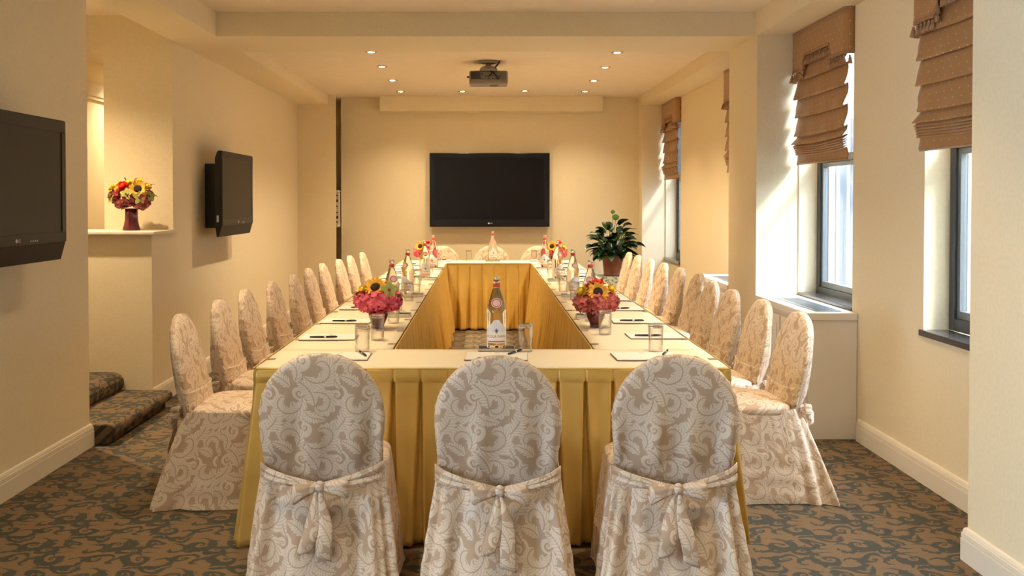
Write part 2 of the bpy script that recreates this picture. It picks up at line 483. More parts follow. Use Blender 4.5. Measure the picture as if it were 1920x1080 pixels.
def baseboard(name, pts, side, h=.135):
    """pts: floor path; side=+1 puts the moulding on the left of the path"""
    prof = [(0, 0), (.020, 0), (.020, h * .66), (.0165, h * .675), (.0165, h * .69), (.019, h * .70), (.018, h * .84), (.013, h * .855), (.013, h * .875), (.015, h * .885), (.010, h * .97), (.004, h), (0, h)]
    mb = MB(); n = len(prof); vs = []; fs = []
    P = [Vector((x, y, 0)) for x, y in pts]
    for k, p in enumerate(P):
        d1 = (P[k] - P[k - 1]).normalized() if k > 0 else (P[1] - P[0]).normalized()
        d2 = (P[k + 1] - P[k]).normalized() if k < len(P) - 1 else d1
        n1 = Vector((-d1.y, d1.x, 0)) * side; n2 = Vector((-d2.y, d2.x, 0)) * side
        nn = (n1 + n2); nn = nn / max(1e-6, nn.dot(n1))
        for (o, z) in prof: vs.append(p + nn * o + Vector((0, 0, z)))
    for k in range(len(P) - 1):
        for i in range(n - 1): fs.append((k * n + i, (k + 1) * n + i, (k + 1) * n + i + 1, k * n + i + 1))
    fs.append(tuple(range(n))); fs.append(tuple(reversed(range((len(P) - 1) * n, len(P) * n))))
    mb.add(vs, fs, None, False)
    return struct(name, mb, m_trim)
baseboard('baseboard_left_near', [(XL, 2.6), (XL, 5.82), (XL - .14, 5.82)], -1)
baseboard('baseboard_left_far', [(XL, 6.93), (XL, 12.33), (-1.87, 12.33)], -1)
baseboard('baseboard_right', [(XR, 5.95), (XR, 3.965)], -1)
baseboard('baseboard_pier', [(XR, 3.965), (1.952, 3.965), (1.952, 2.6)], -1)
baseboard('baseboard_back', [(-1.87, YB), (PX, YB)], -1)
baseboard('baseboard_right_far', [(XR, 12.40), (XR, 9.14)], -1)
baseboard('baseboard_pillar', [(PX, 7.95), (PX, 7.14)], -1)

# windows ---------------------------------------------------------
for i, (a, b, z0) in enumerate(OP):
    wn = empty('window_%d' % (i + 1), (XR + .13, (a + b) / 2, z0)); tag(wn, kind='structure')
    h = 2.56 - z0; hw = (b - a) / 2; fr = MB()
    x0, x1 = 0.0, .07
    fr.box(x0, x1, -hw, -hw + .055, 0, h).box(x0, x1, hw - .055, hw, 0, h)
    fr.box(x0, x1, -hw + .055, hw - .055, 0, .065).box(x0, x1, -hw + .055, hw - .055, h - .05, h)
    fr.box(x0 - .005, x1, -hw + .055, hw - .055, 1.725 - z0, 1.775 - z0)
    fr.build('window_frame', m_frame, wn, bevel=.004)
    sa = MB(); s0, s1 = .015, .05; q = hw - .055
    sa.box(s0, s1, -q, -q + .03, .065, 1.725 - z0).box(s0, s1, q - .03, q, .065, 1.725 - z0)
    sa.box(s0, s1, -q + .03, q - .03, .065, .105).box(s0, s1, -q + .03, q - .03, 1.695 - z0, 1.725 - z0)
    so_ = sa.build('sash', mat('sash_metal', (.16, .18, .20), .35, .3) if i == 0 else MATS['sash_metal'], wn, bevel=.003)
    MB().box(.030, .036, -q + .03, q - .03, .105, 1.695 - z0).build('pane', m_pane, so_)
    MB().box(.030, .036, -q, q, 1.775 - z0, h - .05).build('pane', m_pane, wn)
    proj = .018
    if i in (0, 3): MB().box(-.13 - proj, .0, -hw + .001, hw + .02, -.032, .0).build('sill', m_sill, wn, bevel=.004)
    else: MB().box(-.135, .0, -hw + .001, hw - .005, -.0, .022).build('sill', m_sill, wn, bevel=.003)
# unseen wide window added behind the camera to light the near chairs softly
wn = empty('window_5', (-5.3, -.2, .6)); tag(wn, kind='structure')
MB().box(-.03, .03, -2.2, 2.2, 0, .06).box(-.03, .03, -2.2, 2.2, 1.89, 1.95).box(-.03, .03, -2.2, -2.14, .06, 1.89).box(-.03, .03, 2.14, 2.2, .06, 1.89).box(-.03, .03, -.03, .03, .06, 1.89).build('window_frame', m_frame, wn)
MB().box(.0, .006, -2.14, 2.14, .06, 1.89).build('pane', m_pane, wn)

# outside: pale ribbed facade across a light court
fa = MB(); fb = MB()
fa.box(5.2, 5.4, 0, 9.2, -1, 2.6).box(5.2, 5.4, 9.2, 26, -1, 5.6)  # taller far section added to block sun at the farthest window
for k in range(64):
    y = 1.0 + k * .4
    fb.box(5.10, 5.2, y, y + (.07 if k % 3 else .14), -1, 2.6)
f = struct('wall_court', fa, m_facade)
f2 = fb.build('ribs', m_facade2, f)
struct('floor_court', MB().box(2.6, 30, -10, 30, -1.1, -1.0), m_ground)

# ------------------------------------------------------------------ heater cabinets
def heater(loc, length, label):
    t = empty('radiator_cover', loc); tag(t, label, 'radiator cover', 'white radiator covers under the windows')
    D = XR - 1.975
    MB().box(0, D - .002, .012, length - .002, 0, .726).build('body', m_heater, t, bevel=.003)
    MB().box(-.022, D - .002, .0, length - .002, .727, .774).build('top', m_heater, t, bevel=.005)
    g = MB()
    n = 26
    for k in range(n): g.box(.07 + k * (.13 / n), .07 + k * (.13 / n) + .0025, .10, length - .28, .7745, .778)
    g.box(.055, .07, .085, length - .265, .7745, .779).box(.20, .215, .085, length - .265, .7745, .779)
    g.box(.07, .20, .085, .10, .7745, .779).box(.07, .20, length - .28, length - .265, .7745, .779)
    g.build('grille', mat('grille_metal', (.30, .33, .36), .35, .7) if 'grille_metal' not in MATS else MATS['grille_metal'], t)
    nd = 2; w_ = (length - .08) / nd
    for k in range(nd):
        y0 = .04 + k * w_ + .015; y1 = y0 + w_ - .03
        d = MB().box(-.014, 0, y0, y1, .08, .69).build('door', m_heater, t, bevel=.003)
        MB().box(-.020, -.014, y0 + .05, y0 + .062, .13, .64).box(-.020, -.014, y1 - .062, y1 - .05, .13, .64)\
            .box(-.020, -.014, y0 + .062, y1 - .062, .13, .142).box(-.020, -.014, y0 + .062, y1 - .062, .628, .64).build('moulding', m_heater, d, bevel=.002)
    return t
heater((1.975, 5.974, 0), 1.163, 'white radiator cover with blank end panel, nearer of the two under the windows')
heater((1.975, 7.952, 0), 1.168, 'white radiator cover beyond the pillar, mostly hidden behind the right-hand chairs')

# ------------------------------------------------------------------ roman blinds
tas = None
def blind(y0, y1, ztop, label, zlow=2.36, zhigh=2.455):
    """hangs on the window wall; y0 nearer, y1 farther"""
    global tas
    L = y1 - y0
    t = empty('roman_blind', (XR, y1, 0)); tag(t, label, 'blind', 'brown roman blinds with tasselled valances')
    # local: y runs 0 .. -L towards the camera, x negative into the room
    D = .058; rc = .03
    path = [(0.0, 0.0), (-D + rc, 0.0)]
    for k in range(1, 6): a = k / 5 * PI / 2; path.append((-D + rc - rc * math.sin(a), -rc + rc * math.cos(a)))
    ns = 60
    for k in range(1, ns): path.append((-D, -rc - (L - 2 * rc) * k / ns))
    for k in range(0, 6): a = k / 5 * PI / 2; path.append((-D + rc - rc * math.cos(a), -L + rc - rc * math.sin(a)))
    path.append((0, -L))
    acc = [0]
    for k in range(1, len(path)): acc.append(acc[-1] + math.dist(path[k], path[k - 1]))
    def zb(y):
        s = -y / L
        if s < .235 or s > .765: return zlow
        if s < .265: return zlow + (zhigh - zlow) * (s - .235) / .03
        if s > .735: return zlow + (zhigh - zlow) * (.765 - s) / .03
        return zhigh
    vs = []; fs = []; us = []; nz = 6
    for k, (x, y) in enumerate(path):
        for j in range(nz + 1):
            z = zb(y) + (ztop - zb(y)) * j / nz
            vs.append((x, y, z)); us.append((acc[k], z))
    for k in range(len(path) - 1):
        for j in range(nz): a = k * (nz + 1) + j; fs.append((a, a + nz + 1, a + nz + 2, a + 1))
    MB().add(vs, fs, us).build('valance', m_blind, t, solid=.004)
    MB().tube([(x - .002 if x < -.01 else x, y - (.002 if k > len(path) - 3 else 0), ztop - .004) for k, (x, y) in enumerate(path)], .004, 6).build('piping', m_tassel, t)
    br = MB()
    for dz in (.006, .017): br.tube([(x - .003, y, zb(y) + dz) for (x, y) in path[1:-1]], .0035, 5)
    br.build('braid', m_tassel, t)
    # tassels along the lower edge
    if tas is None:
        tm = MB(); prof = [(.0012, .0), (.0012, -.008), (.006, -.011), (.0075, -.016), (.0055, -.021), (.007, -.024), (.012, -.045), (.0145, -.062), (.0001, -.0625)]
        tm.lathe(prof, 10)
        for k in range(10):
            a = 2 * PI * k / 10
            tm.tube([(.006 * math.cos(a), .006 * math.sin(a), -.024), (.0145 * math.cos(a), .0145 * math.sin(a), -.063)], .0022, 4)
        tas = tm.build('tassel', m_tassel, t); first = tas
    else: first = None
    pts = []
    s = .03
    while s < L - .01:
        pts.append((-D - .004, -s, zb(-s))); s += .044
    for e in (.25, .75):
        for q in (.33, .66): pts.append((-D - .004, -L * e, zlow + (zhigh - zlow) * q))
    for yy in (0, -L):
        pts.append((-.03, yy, zlow))
    for k, p in enumerate(pts):
        o = first if (first is not None and k == 0) else tas.copy()
        if o is not tas or (first is None): 
            if o is not first: COL.objects.link(o)
        o.parent = t; o.location = p; o.rotation_euler = (random.uniform(-.12, .12), random.uniform(-.06, .06), random.uniform(0, 6))
    # the folded shade: profile (out, z)
    prof = []
    folds = [(2.42, 2.315), (2.315, 2.185), (2.185, 2.055), (2.055, 1.925)]
    prof.append((.018, 2.60))
    for (za, zb_) in folds:
        hgt = za - zb_
        for q in (.0, .25, .5, .75, .92): prof.append((.020 + .028 * q ** 1.6, za - hgt * q))
        prof += [(.050, zb_ - .004), (.046, zb_ - .012), (.030, zb_ - .006), (.020, zb_ + .004)]
    z = 1.925
    prof += [(.028, 1.90), (.060, 1.862), (.062, 1.855), (.030, 1.868), (.022, 1.868)]
    for k in range(5):
        zz = 1.850 - k * .014
        prof += [(.050 - k * .003, zz - .006), (.056 - k * .004, zz - .012), (.048 - k * .003, zz - .014), (.022, zz - .004)]
    prof += [(.020, 1.785), (.018, 1.745), (.022, 1.730), (.020, 1.722)]
    ac = [0]
    for k in range(1, len(prof)): ac.append(ac[-1] + math.dist(prof[k], prof[k - 1]))
    w0 = .022; w1 = L - .045; nn = 40
    ph = random.uniform(0, 6)
    vs = []; us = []; fs = []
    for i in range(nn + 1):
        s = i / nn; y = -(w0 + (w1 - w0) * s)
        e = min(s, 1 - s)
        for k, (o_, z) in enumerate(prof):
            wob = .004 * math.sin(s * 9 + z * 21 + ph) + .003 * math.sin(s * 23 + z * 9)
            sag = -.010 * math.sin(PI * s) * (1 if z < 2.0 else .5)
            inset = .018 * math.sin(z * 48) if e < .02 else 0
            vs.append((-(o_ + wob * (1 if o_ > .03 else .3)), y + (inset if s < .5 else -inset) * .6, z + sag)); us.append((s * (w1 - w0), -ac[k]))
    m_ = len(prof)
    for i in range(nn):
        for k in range(m_ - 1): a = i * m_ + k; fs.append((a, a + m_, a + m_ + 1, a + 1))
    MB().add(vs, fs, us).build('shade', m_blind, t, solid=.003)
    MB().tube([(-.024, -w0 - .01, 1.716), (-.024, -w1 + .01, 1.716)], .007, 8).build('hem_bar', m_blind, t)
    MB().tube([(-.012, -L + .022, 2.5), (-.010, -L + .02, 1.9), (-.012, -L + .021, 1.35)], .0012, 5).build('cord', m_white, t)
    return t
blind(3.98, 5.125, ZS - .012, 'brown roman blind nearest the camera, half cut off by the wall edge')
blind(6.07, 7.128, ZS - .002, 'brown roman blind with full tasselled valance, above the near white radiator cover')
blind(8.0, 9.18, ZS - .002, 'brown roman blind showing only a sliver past the pillar edge')
blind(11.43, 12.39, ZS - .002, 'small distant brown roman blind over the farthest window, near the potted plant')

# ------------------------------------------------------------------ stairs
st = empty('carpeted_stairs', (XL, 5.82, 0)); tag(st, 'two low carpeted steps with rounded nosings in the left wall opening', 'stairs')
def step_mesh(x0, x1, z0, z1, y0, y1):
    # nosing rounded on the +x side
    r = (z1 - z0) * .30; pts = [(x0, z0), (x0, z1)]
    for k in range(9):
        a = PI / 2 - k / 8 * PI
        pts.append((x1 - r + r * math.cos(a), z1 - r + r * math.sin(a)))
    pts += [(x1 - r - .012, z1 - 2 * r), (x1 - r - .012, z0)]
    n = len(pts); vs = []; us = []
    L_ = y1 - y0; ends = [(0, 0.0, .90), (0, .02, 1.0), (1, -.02, 1.0), (1, 0.0, .90)]
    return MB().prism(pts, 'y', y0, y1)
m_stair = pattern_mat('stair_carpet', carpet_v, 'UV', (.158, .098, .048), (.036, .038, .028), .85, .065, 10.0, 0.0, 260.0)
def step_uv(mb):
    mb.uv = [(p[1], p[0] * 1.0 - p[2]) for p in mb.v]; return mb
step_uv(step_mesh(-.26, .145, 0, .125, .022, 1.105)).build('step', m_stair, st, bevel=.018, seg=3)
step_uv(step_mesh(-.62, -.195, 0, .25, .002, 1.105)).build('step', m_stair, st, bevel=.010, seg=3)
step_uv(step_mesh(-.95, -.57, 0, .375, .002, 1.105)).build('step', m_stair, st, bevel=.010, seg=3)

# ------------------------------------------------------------------ downlights
def downlight(x, y, z, watts, label, group, size=118, col=LAMP_COL, seen=True):
    t = empty('downlight', (x, y, z)); tag(t, label, 'ceiling light', group)
    MB().lathe([(.030, -.001), (.032, -.006), (.052, -.005), (.054, -.001), (.054, .0)], 28).build('trim_ring', m_brass, t)
    MB().lathe([(.0, -.0075), (.020, -.0075), (.029, -.004), (.029, -.001)], 20).build('bulb', m_bulb, t)
    l = bpy.data.lights.new('lamp', 'SPOT'); l.energy = watts; l.spot_size = R(size); l.spot_blend = 1.0; l.color = col; l.shadow_soft_size = .03
    o = bpy.data.objects.new('lamp', l); COL.objects.link(o); o.parent = t; o.location = (0, 0, -.015)
    return t
G1 = 'recessed brass downlights in the far ceiling'
lefts = [(-1.01, 8.75), (-1.013, 9.70), (-1.013, 10.80), (-1.02, 11.91)]
ordn = ['first', 'second', 'third', 'fourth']
for k, (x, y) in enumerate(lefts): downlight(x, y, ZF, FAR_W * (.5 if k == 3 else 1), 'small lit brass downlight, %s from the camera in the left ceiling row' % ordn[k], G1)
for k, (x, y) in enumerate([(1.17, 8.78), (1.18, 9.75), (1.19, 10.85), (1.20, 11.91)]): downlight(x, y, ZF, FAR_W * (.5 if k == 3 else 1), 'small lit brass downlight, %s from the camera in the right ceiling row' % ordn[k], G1)
downlight(-.276, 11.91, ZF, FAR_W * .5, 'small brass downlight at the far end, just left of the projector', G1)
downlight(.472, 11.85, ZF, FAR_W * .5, 'small brass downlight at the far end, just right of the projector', G1)
for k, y in enumerate([6.3, 5.2, 4.1, 2.9, 1.6]):
    for x, sd_ in ((-1.01, 'left'), (1.18, 'right')):
        downlight(x, y, ZN, NEAR_W, 'brass downlight in the near ceiling, %s row, %s from the cross beam' % (sd_, ('first', 'second', 'third', 'fourth', 'fifth')[k]), 'recessed downlights in the near ceiling', 86)
downlight(-3.0, 6.45, 2.84, 150, 'brass downlight over the carpeted steps', None, 120)
downlight(-2.95, 8.6, 2.62, 60, 'brass downlight in the passage behind the ledge', None, 130)

# ------------------------------------------------------------------ slip-covered chairs
def sstep(x, a, b):
    t = min(1, max(0, (x - a) / (b - a))); return t * t * (3 - 2 * t)
def spow(c, e): return math.copysign(abs(c) ** e, c)
def hash1(n): return (math.sin(n * 127.1 + 11.7) * 43758.5453) % 1.0

def back_c(z): return -.200 - .100 * (z - .44) / .455
def back_w(z):
    if z < .65: return .214 + .018 * sstep(z, .42, .65)
    return .232 * math.sqrt(max(0, 1 - ((z - .65) / .245) ** 2))

def make_chair(seed, label, group, flare=.036, cpull=.018):
    rnd = random.Random(seed)
    t = empty('dining_chair'); tag(t, label, 'chair', group)
    f1 = rnd.uniform(0, 6); f2 = rnd.uniform(0, 6); fx = rnd.uniform(-.05, .05); deep = rnd.uniform(.6, 1.3)
    # backrest ------------------------------------------------------
    nr = 44; nc = 72
    zs = [.37 + .28 * k / 14 for k in range(14)] + [.65 + .245 * math.sin(k / (nr - 14) * PI / 2) for k in range(nr - 14 + 1)]
    vs = []; us = []; fs = []
    for z in zs:
        W = max(back_w(z), .002); rt = (W / .232)
        T = .034 * min(1, rt ** .45)
        for i in range(nc):
            a = 2 * PI * i / nc; c, s_ = math.cos(a), math.sin(a)
            x = W * spow(c, .72); y = T * spow(s_, .62)
            edge = abs(c) ** 6
            puck = edge * (.0035 * math.sin(z * 210 + a * 3 + f1) + .0025 * math.sin(z * 97 + f2))
            x += math.copysign(puck, c)
            if s_ < 0:   # rear: cloth hangs in soft folds
                d = sstep(.80 - z, 0, .30) * deep * (.30 + .70 * sstep(z, .45, .53))
                y += -.012 * d + d * (.023 * math.sin((x - fx) * 42 * (1 + .25 * (z - .42)) + f1) * (1 - edge) + .008 * math.sin((x + fx) * 71 + f2))
                y += -.004 * math.sin(x * 14 + z * 11 + f2)
            else:
                y += .006 * math.cos(x * 6) + .002 * math.sin(z * 60 + x * 30 + f1)
            vs.append((x, back_c(z) + y, z)); us.append((x + (.31 if s_ < 0 else .05) + seed * .011, z))
    for j in range(nr):
        for i in range(nc):
            a = j * nc + i; b = j * nc + (i + 1) % nc
            fs.append((a, b, b + nc, a + nc))
    fs.append(tuple(reversed(range(nc)))); fs.append(tuple(range(nr * nc, nr * nc + nc)))
    MB().add(vs, fs, us).build('backrest', m_damask, t)
    # gathered seam running up the side edge
    for sgn in (-1, 1):
        pts = []; rr = []
        for k in range(46):
            q = k / 45
            z = .44 + .23 * min(1, q * 2) if q < .5 else .65 + .236 * math.sin((q - .5) * 2 * PI / 2 * .93)
            pts.append((sgn * (back_w(z) - .004), back_c(z) + .010 + .003 * math.sin(k * 2.1), z)); rr.append(.004 + .003 * abs(math.sin(k * 1.7 + f1)))
        mb = MB().tube(pts, rr, 6); mb.uv = [(p[1], p[2]) for p in mb.v]
        mb.build('gathered_seam', m_damask, t)
    # front band at the foot of the backrest
    def bandf(u, v):
        x = -.222 + .444 * u; z = .455 + .085 * v
        e = abs(u * 2 - 1) ** 5
        y = back_c(z) + .034 * (1 - e) + .013 + .003 * math.sin(u * 17 + v * 3 + f1) - .010 * e
        return (x * (1 + .01), y + (.004 if v > .9 else 0), z + .004 * math.sin(u * 9 + f2))
    MB().grid(bandf, 36, 6, uvf=lambda u, v, p: (p[0] + .13, p[2])).build('front_band', m_damask, t, solid=.004)
    # seat cushion --------------------------------------------------
    def seatf(u, v):
        a = 2 * PI * u; b = PI * (v - .5)
        cx_, sx_ = spow(math.cos(a), .42), spow(math.sin(a), .42)
        r = spow(math.cos(b), .35)
        crown = .018 * max(0, 1 - (cx_ * r) ** 2) * max(0, 1 - (sx_ * r) ** 2)
        z = .436 + .034 * spow(math.sin(b), .6) + (crown if b > 0 else 0)
        return (.236 * cx_ * r * (1 + .004 * math.sin(u * 60)), .0 + (.187 if sx_ > 0 else .20) * sx_ * r, z + .002 * math.sin(u * 25 + v * 9))
    MB().grid(seatf, 64, 20, closed=True, uvf=lambda u, v, p: (p[0] + .4 + seed * .07, p[1] + p[2])).build('seat', m_damask, t)
    # skirt ----------------------------------------------------------
    n = 168; m = 22
    def skf(u, v):
        a = 2 * PI * u; c, s_ = math.cos(a), math.sin(a)
        z = (.448 - .052 * sstep(-s_, .60, .98)) * (1 - v)
        g = v ** .9
        hx = .232 + flare * g
        front = .186 + .008 * g; rear = -.236 - .095 * g
        cy = (front + rear) / 2; hy = (front - rear) / 2
        x = hx * spow(c, .36); y = cy + hy * spow(s_, .36)
        corner = (abs(c * s_) * 2) ** 6
        k_ = corner * g * (cpull if s_ < 0 else .010)
        x += math.copysign(k_, c); y += math.copysign(k_, s_)
        if s_ < -.2 or abs(c) > .5:
            A = (.027 if s_ < -.3 else .010) * (.35 + .65 * g) * deep
            wv = math.sin(a * 11 + f1 + .8 * math.sin(a * 3 + f2)) + .5 * math.sin(a * 19 + f2 + v * 1.5)
        else:
            A = .003 * g; wv = math.sin(a * 9 + f1)
        pin = 0
        x += A * wv * c; y += A * wv * s_
        # soft horizontal drag creases on the flat sides
        x += .0025 * math.sin(z * 70 + a * 5 + f1) * c * g; 
        z2 = max(.003, z + (.010 * math.sin(a * 5 + f2) * g * (1 if v < 1 else .0)))
        return (x, y, z2)
    per = [0.0]
    for i in range(n):
        p = skf(i / n, .6); q = skf((i + 1) / n, .6); per.append(per[-1] + math.dist(p[:2], q[:2]))
    MB().grid(skf, n, m, uvf=lambda u, v, p: (per[min(n, int(round(u * n)))] + seed * .05, p[2] - p[1] * .15)).build('skirt', m_damask, t)
    # sash -----------------------------------------------------------
    def ry(x, z):
        e = abs(x / .232)
        return -.236 - .014 - .044 * (1 - min(1, e) ** 4)
    kz = .405; kx = rnd.uniform(-.012, .012)
    for sgn, ph in ((-1, 0), (1, 1)):
        for lay in (0, 1):
            z0 = (.462 if lay == 0 else .432) + rnd.uniform(-.006, .006); hh = .017 if lay == 0 else .014
            def sf(u, v, z0=z0, hh=hh, sgn=sgn, lay=lay):
                x = sgn * .233 * (1 - u) + kx * u
                h = hh * (1 - u) + .008 * u
                z = z0 + (kz - z0) * (u ** 1.1) - .006 * math.sin(PI * u) + h * (v * 2 - 1)
                e = max(0, 1 - u * 5)
                y = ry(x, z) - .004 - .003 * lay - .007 * math.sin(PI * v) - .002 * math.sin(v * 14 + u * 4) + .026 * e * e
                return (x, y, z)
            MB().grid(sf, 26, 8, uvf=lambda u, v, p: (p[0] * .9, p[2] * .8 + .21)).build('sash', m_damask, t, solid=.0025)
    ky = -.306
    kn = MB()
    def knf(u, v):
        a = 2 * PI * u; b = PI * (v - .5)
        r = 1 + .10 * math.sin(a * 4 + b * 3)
        return (kx + .017 * math.cos(b) * math.cos(a) * r, ky - .008 + .014 * math.cos(b) * math.sin(a) * r, kz + .022 * math.sin(b))
    kn.grid(knf, 20, 10, closed=True)
    bow = kn.build('bow', m_damask, t)
    for sgn in (-1, 1):
        dr = rnd.uniform(-.010, .006)
        def lf(u, v, sgn=sgn, dr=dr):
            L_ = .100; s_ = v
            a = 2 * PI * u
            cap = 1 if s_ < .8 else math.sqrt(max(.0, 1 - ((s_ - .8) / .2) ** 2))
            h = (.010 + .031 * (s_ ** .7)) * cap
            d = (.007 + .017 * math.sin(PI * min(1, s_ * .9))) * cap
            rid = 1 + .16 * math.sin(a * 5) * (1 - s_ * .5)
            return (kx + sgn * (.010 + L_ * s_ + .006 * math.cos(a) * 0), ky - .004 + d * math.sin(a) * rid, kz - .004 + dr * s_ * 2 - .016 * s_ * s_ + h * math.cos(a) * rid)
        MB().grid(lf, 28, 16, closed=True, uvf=lambda u, v, p: (p[0], p[2] + .1)).build('bow_loop', m_damask, bow)
        ang = rnd.uniform(.06, .22) * sgn; Lt = rnd.uniform(.21, .27)
        def tf(u, v, ang=ang, Lt=Lt, sgn=sgn):
            wd = .009 + .020 * sstep(v, 0, .6)
            x = kx + sgn * .006 + ang * v * Lt + wd * (u * 2 - 1) + .006 * math.sin(v * 5 + f2)
            z = kz - .012 - Lt * v - (.02 * u * sgn * v ** 3)
            y = ky + .002 - .012 * math.sin(v * 2.6) - .007 * math.cos((u - .5) * PI) - .004 * math.sin(v * 9 + f1) - .035 * v
            return (x, y, z)
        MB().grid(tf, 8, 18, uvf=lambda u, v, p: (p[0] * 1.1, p[2])).build('bow_tail', m_damask, bow, solid=.003)
    return t

def put(o, x, y, rz, label, group):
    o.location = (x, y, 0); o.rotation_euler = (0, 0, rz); tag(o, label, 'chair', group)
near = [(-.618, 3.632), (.05, 3.575), (.713, 3.60)]
for k, (x, y) in enumerate(near):
    c = make_chair(k + 1, '', None, .05, .02)
    put(c, x, y + .295, R((1.5, -1, -2)[k]), 'damask-covered chair with bow, back to the camera, %s in the foreground row' % ('left', 'centre', 'right')[k], 'chairs with bows along the near end')
first_left = make_chair(4, '', None, .05, .058); vara = make_chair(5, '', None); varb = make_chair(8, '', None)
ords = ['nearest', 'second', 'third', 'fourth', 'fifth', 'sixth', 'seventh', 'eighth', 'ninth', 'farthest']
lch = [(-1.526, 4.90), (-1.518, 5.58), (-1.523, 6.22), (-1.495, 6.86), (-1.463, 7.48), (-1.48, 8.18), (-1.461, 8.80), (-1.41, 9.42), (-1.386, 10.04), (-1.341, 10.66)]
rch = [(1.600, 4.97), (1.587, 5.60), (1.568, 6.21), (1.588, 6.85), (1.650, 7.56), (1.64, 8.24), (1.618, 8.87), (1.601, 9.49), (1.577, 10.10), (1.569, 10.71)]
used = set()
def side_chair(k, x, y, rz, side):
    src = first_left if k == 0 else vara if k % 2 == 0 else varb
    if id(src) in used: c = copy_tree(src)
    else: c = src; used.add(id(src))
    jit = R((2, 1, 2, 1, 2, 0, 1, -1, 0, -1)[k])
    put(c, x, y, rz + jit, 'damask-covered chair on the %s side of the table, %s from the camera' % (side, ords[k] if k in (0, 9) else ords[k]) if k not in (0, 9) else
        'damask-covered chair on the %s side of the table, %s of its row' % (side, ords[k]), 'damask chairs along the %s side' % side)
for k, (x, y) in enumerate(lch): side_chair(k, x + .30, y, R(-90), 'left')
for k, (x, y) in enumerate(rch): side_chair(k, x - .30, y, R(90), 'right')
for k, x in enumerate((-.535, .075, .655)):
    c = copy_tree(vara if k % 2 else varb)
    put(c, x, 11.835, R(180), 'damask-covered chair at the far end under the screen, %s of three' % ('left', 'middle', 'right')[k], 'damask chairs along the far end')

# ------------------------------------------------------------------ tables, cloths, skirts
TX0, TX1, IX0, IX1 = -.969, 1.028, -.442, .520
TY0, TY1, IY0, IY1 = 4.157, 11.585, 4.662, 11.074
TT = .750
def table(x0, x1, y0, y1, label):
    t = empty('conference_table', ((x0 + x1) / 2, (y0 + y1) / 2, 0)); tag(t, label, 'table', 'tables joined into a hollow rectangle')
    hx, hy = (x1 - x0) / 2 - .004, (y1 - y0) / 2 - .004
    MB().box(-hx, hx, -hy, hy, .716, .740).build('tabletop', m_board, t)
    for a in (-1, 1):
        for b in (-1, 1):
            MB().tube([(a * (hx - .06), b * (hy - .08), 0), (a * (hx - .06), b * (hy - .08), .716)], .014, 10).build('leg', m_silver, t)
def cloth(x0, x1, y0, y1, label):
    c = MB(); e = .0
    nx = max(2, int((x1 - x0) / .06)); ny = max(2, int((y1 - y0) / .06))
    def f(u, v):
        x = x0 + (x1 - x0) * u; y = y0 + (y1 - y0) * v
        return (x, y, TT - .001 + .0007 * math.sin(x * 9 + y * 4) + .0006 * math.sin(x * 23 - y * 17))
    c.grid(f, nx, ny)
    o = c.build('tablecloth', m_cloth, solid=.006)
    o.location = (0, 0, 0)
    tag(o, label, 'tablecloth', 'cream cloths on the table tops')
segs = [(TX0, TX1, TY0, IY0, 'near'), (TX0, TX1, IY1, TY1, 'far'), (TX0, IX0, IY0, IY1, 'left'), (IX1, TX1, IY0, IY1, 'right')]
for (a, b, c, d, nm) in segs:
    table(a, b, c, d, 'banquet table under cream cloth forming the %s side of the hollow rectangle' % nm)
    cloth(a, b, c, d, 'cream cloth covering the top of the %s table run' % nm)

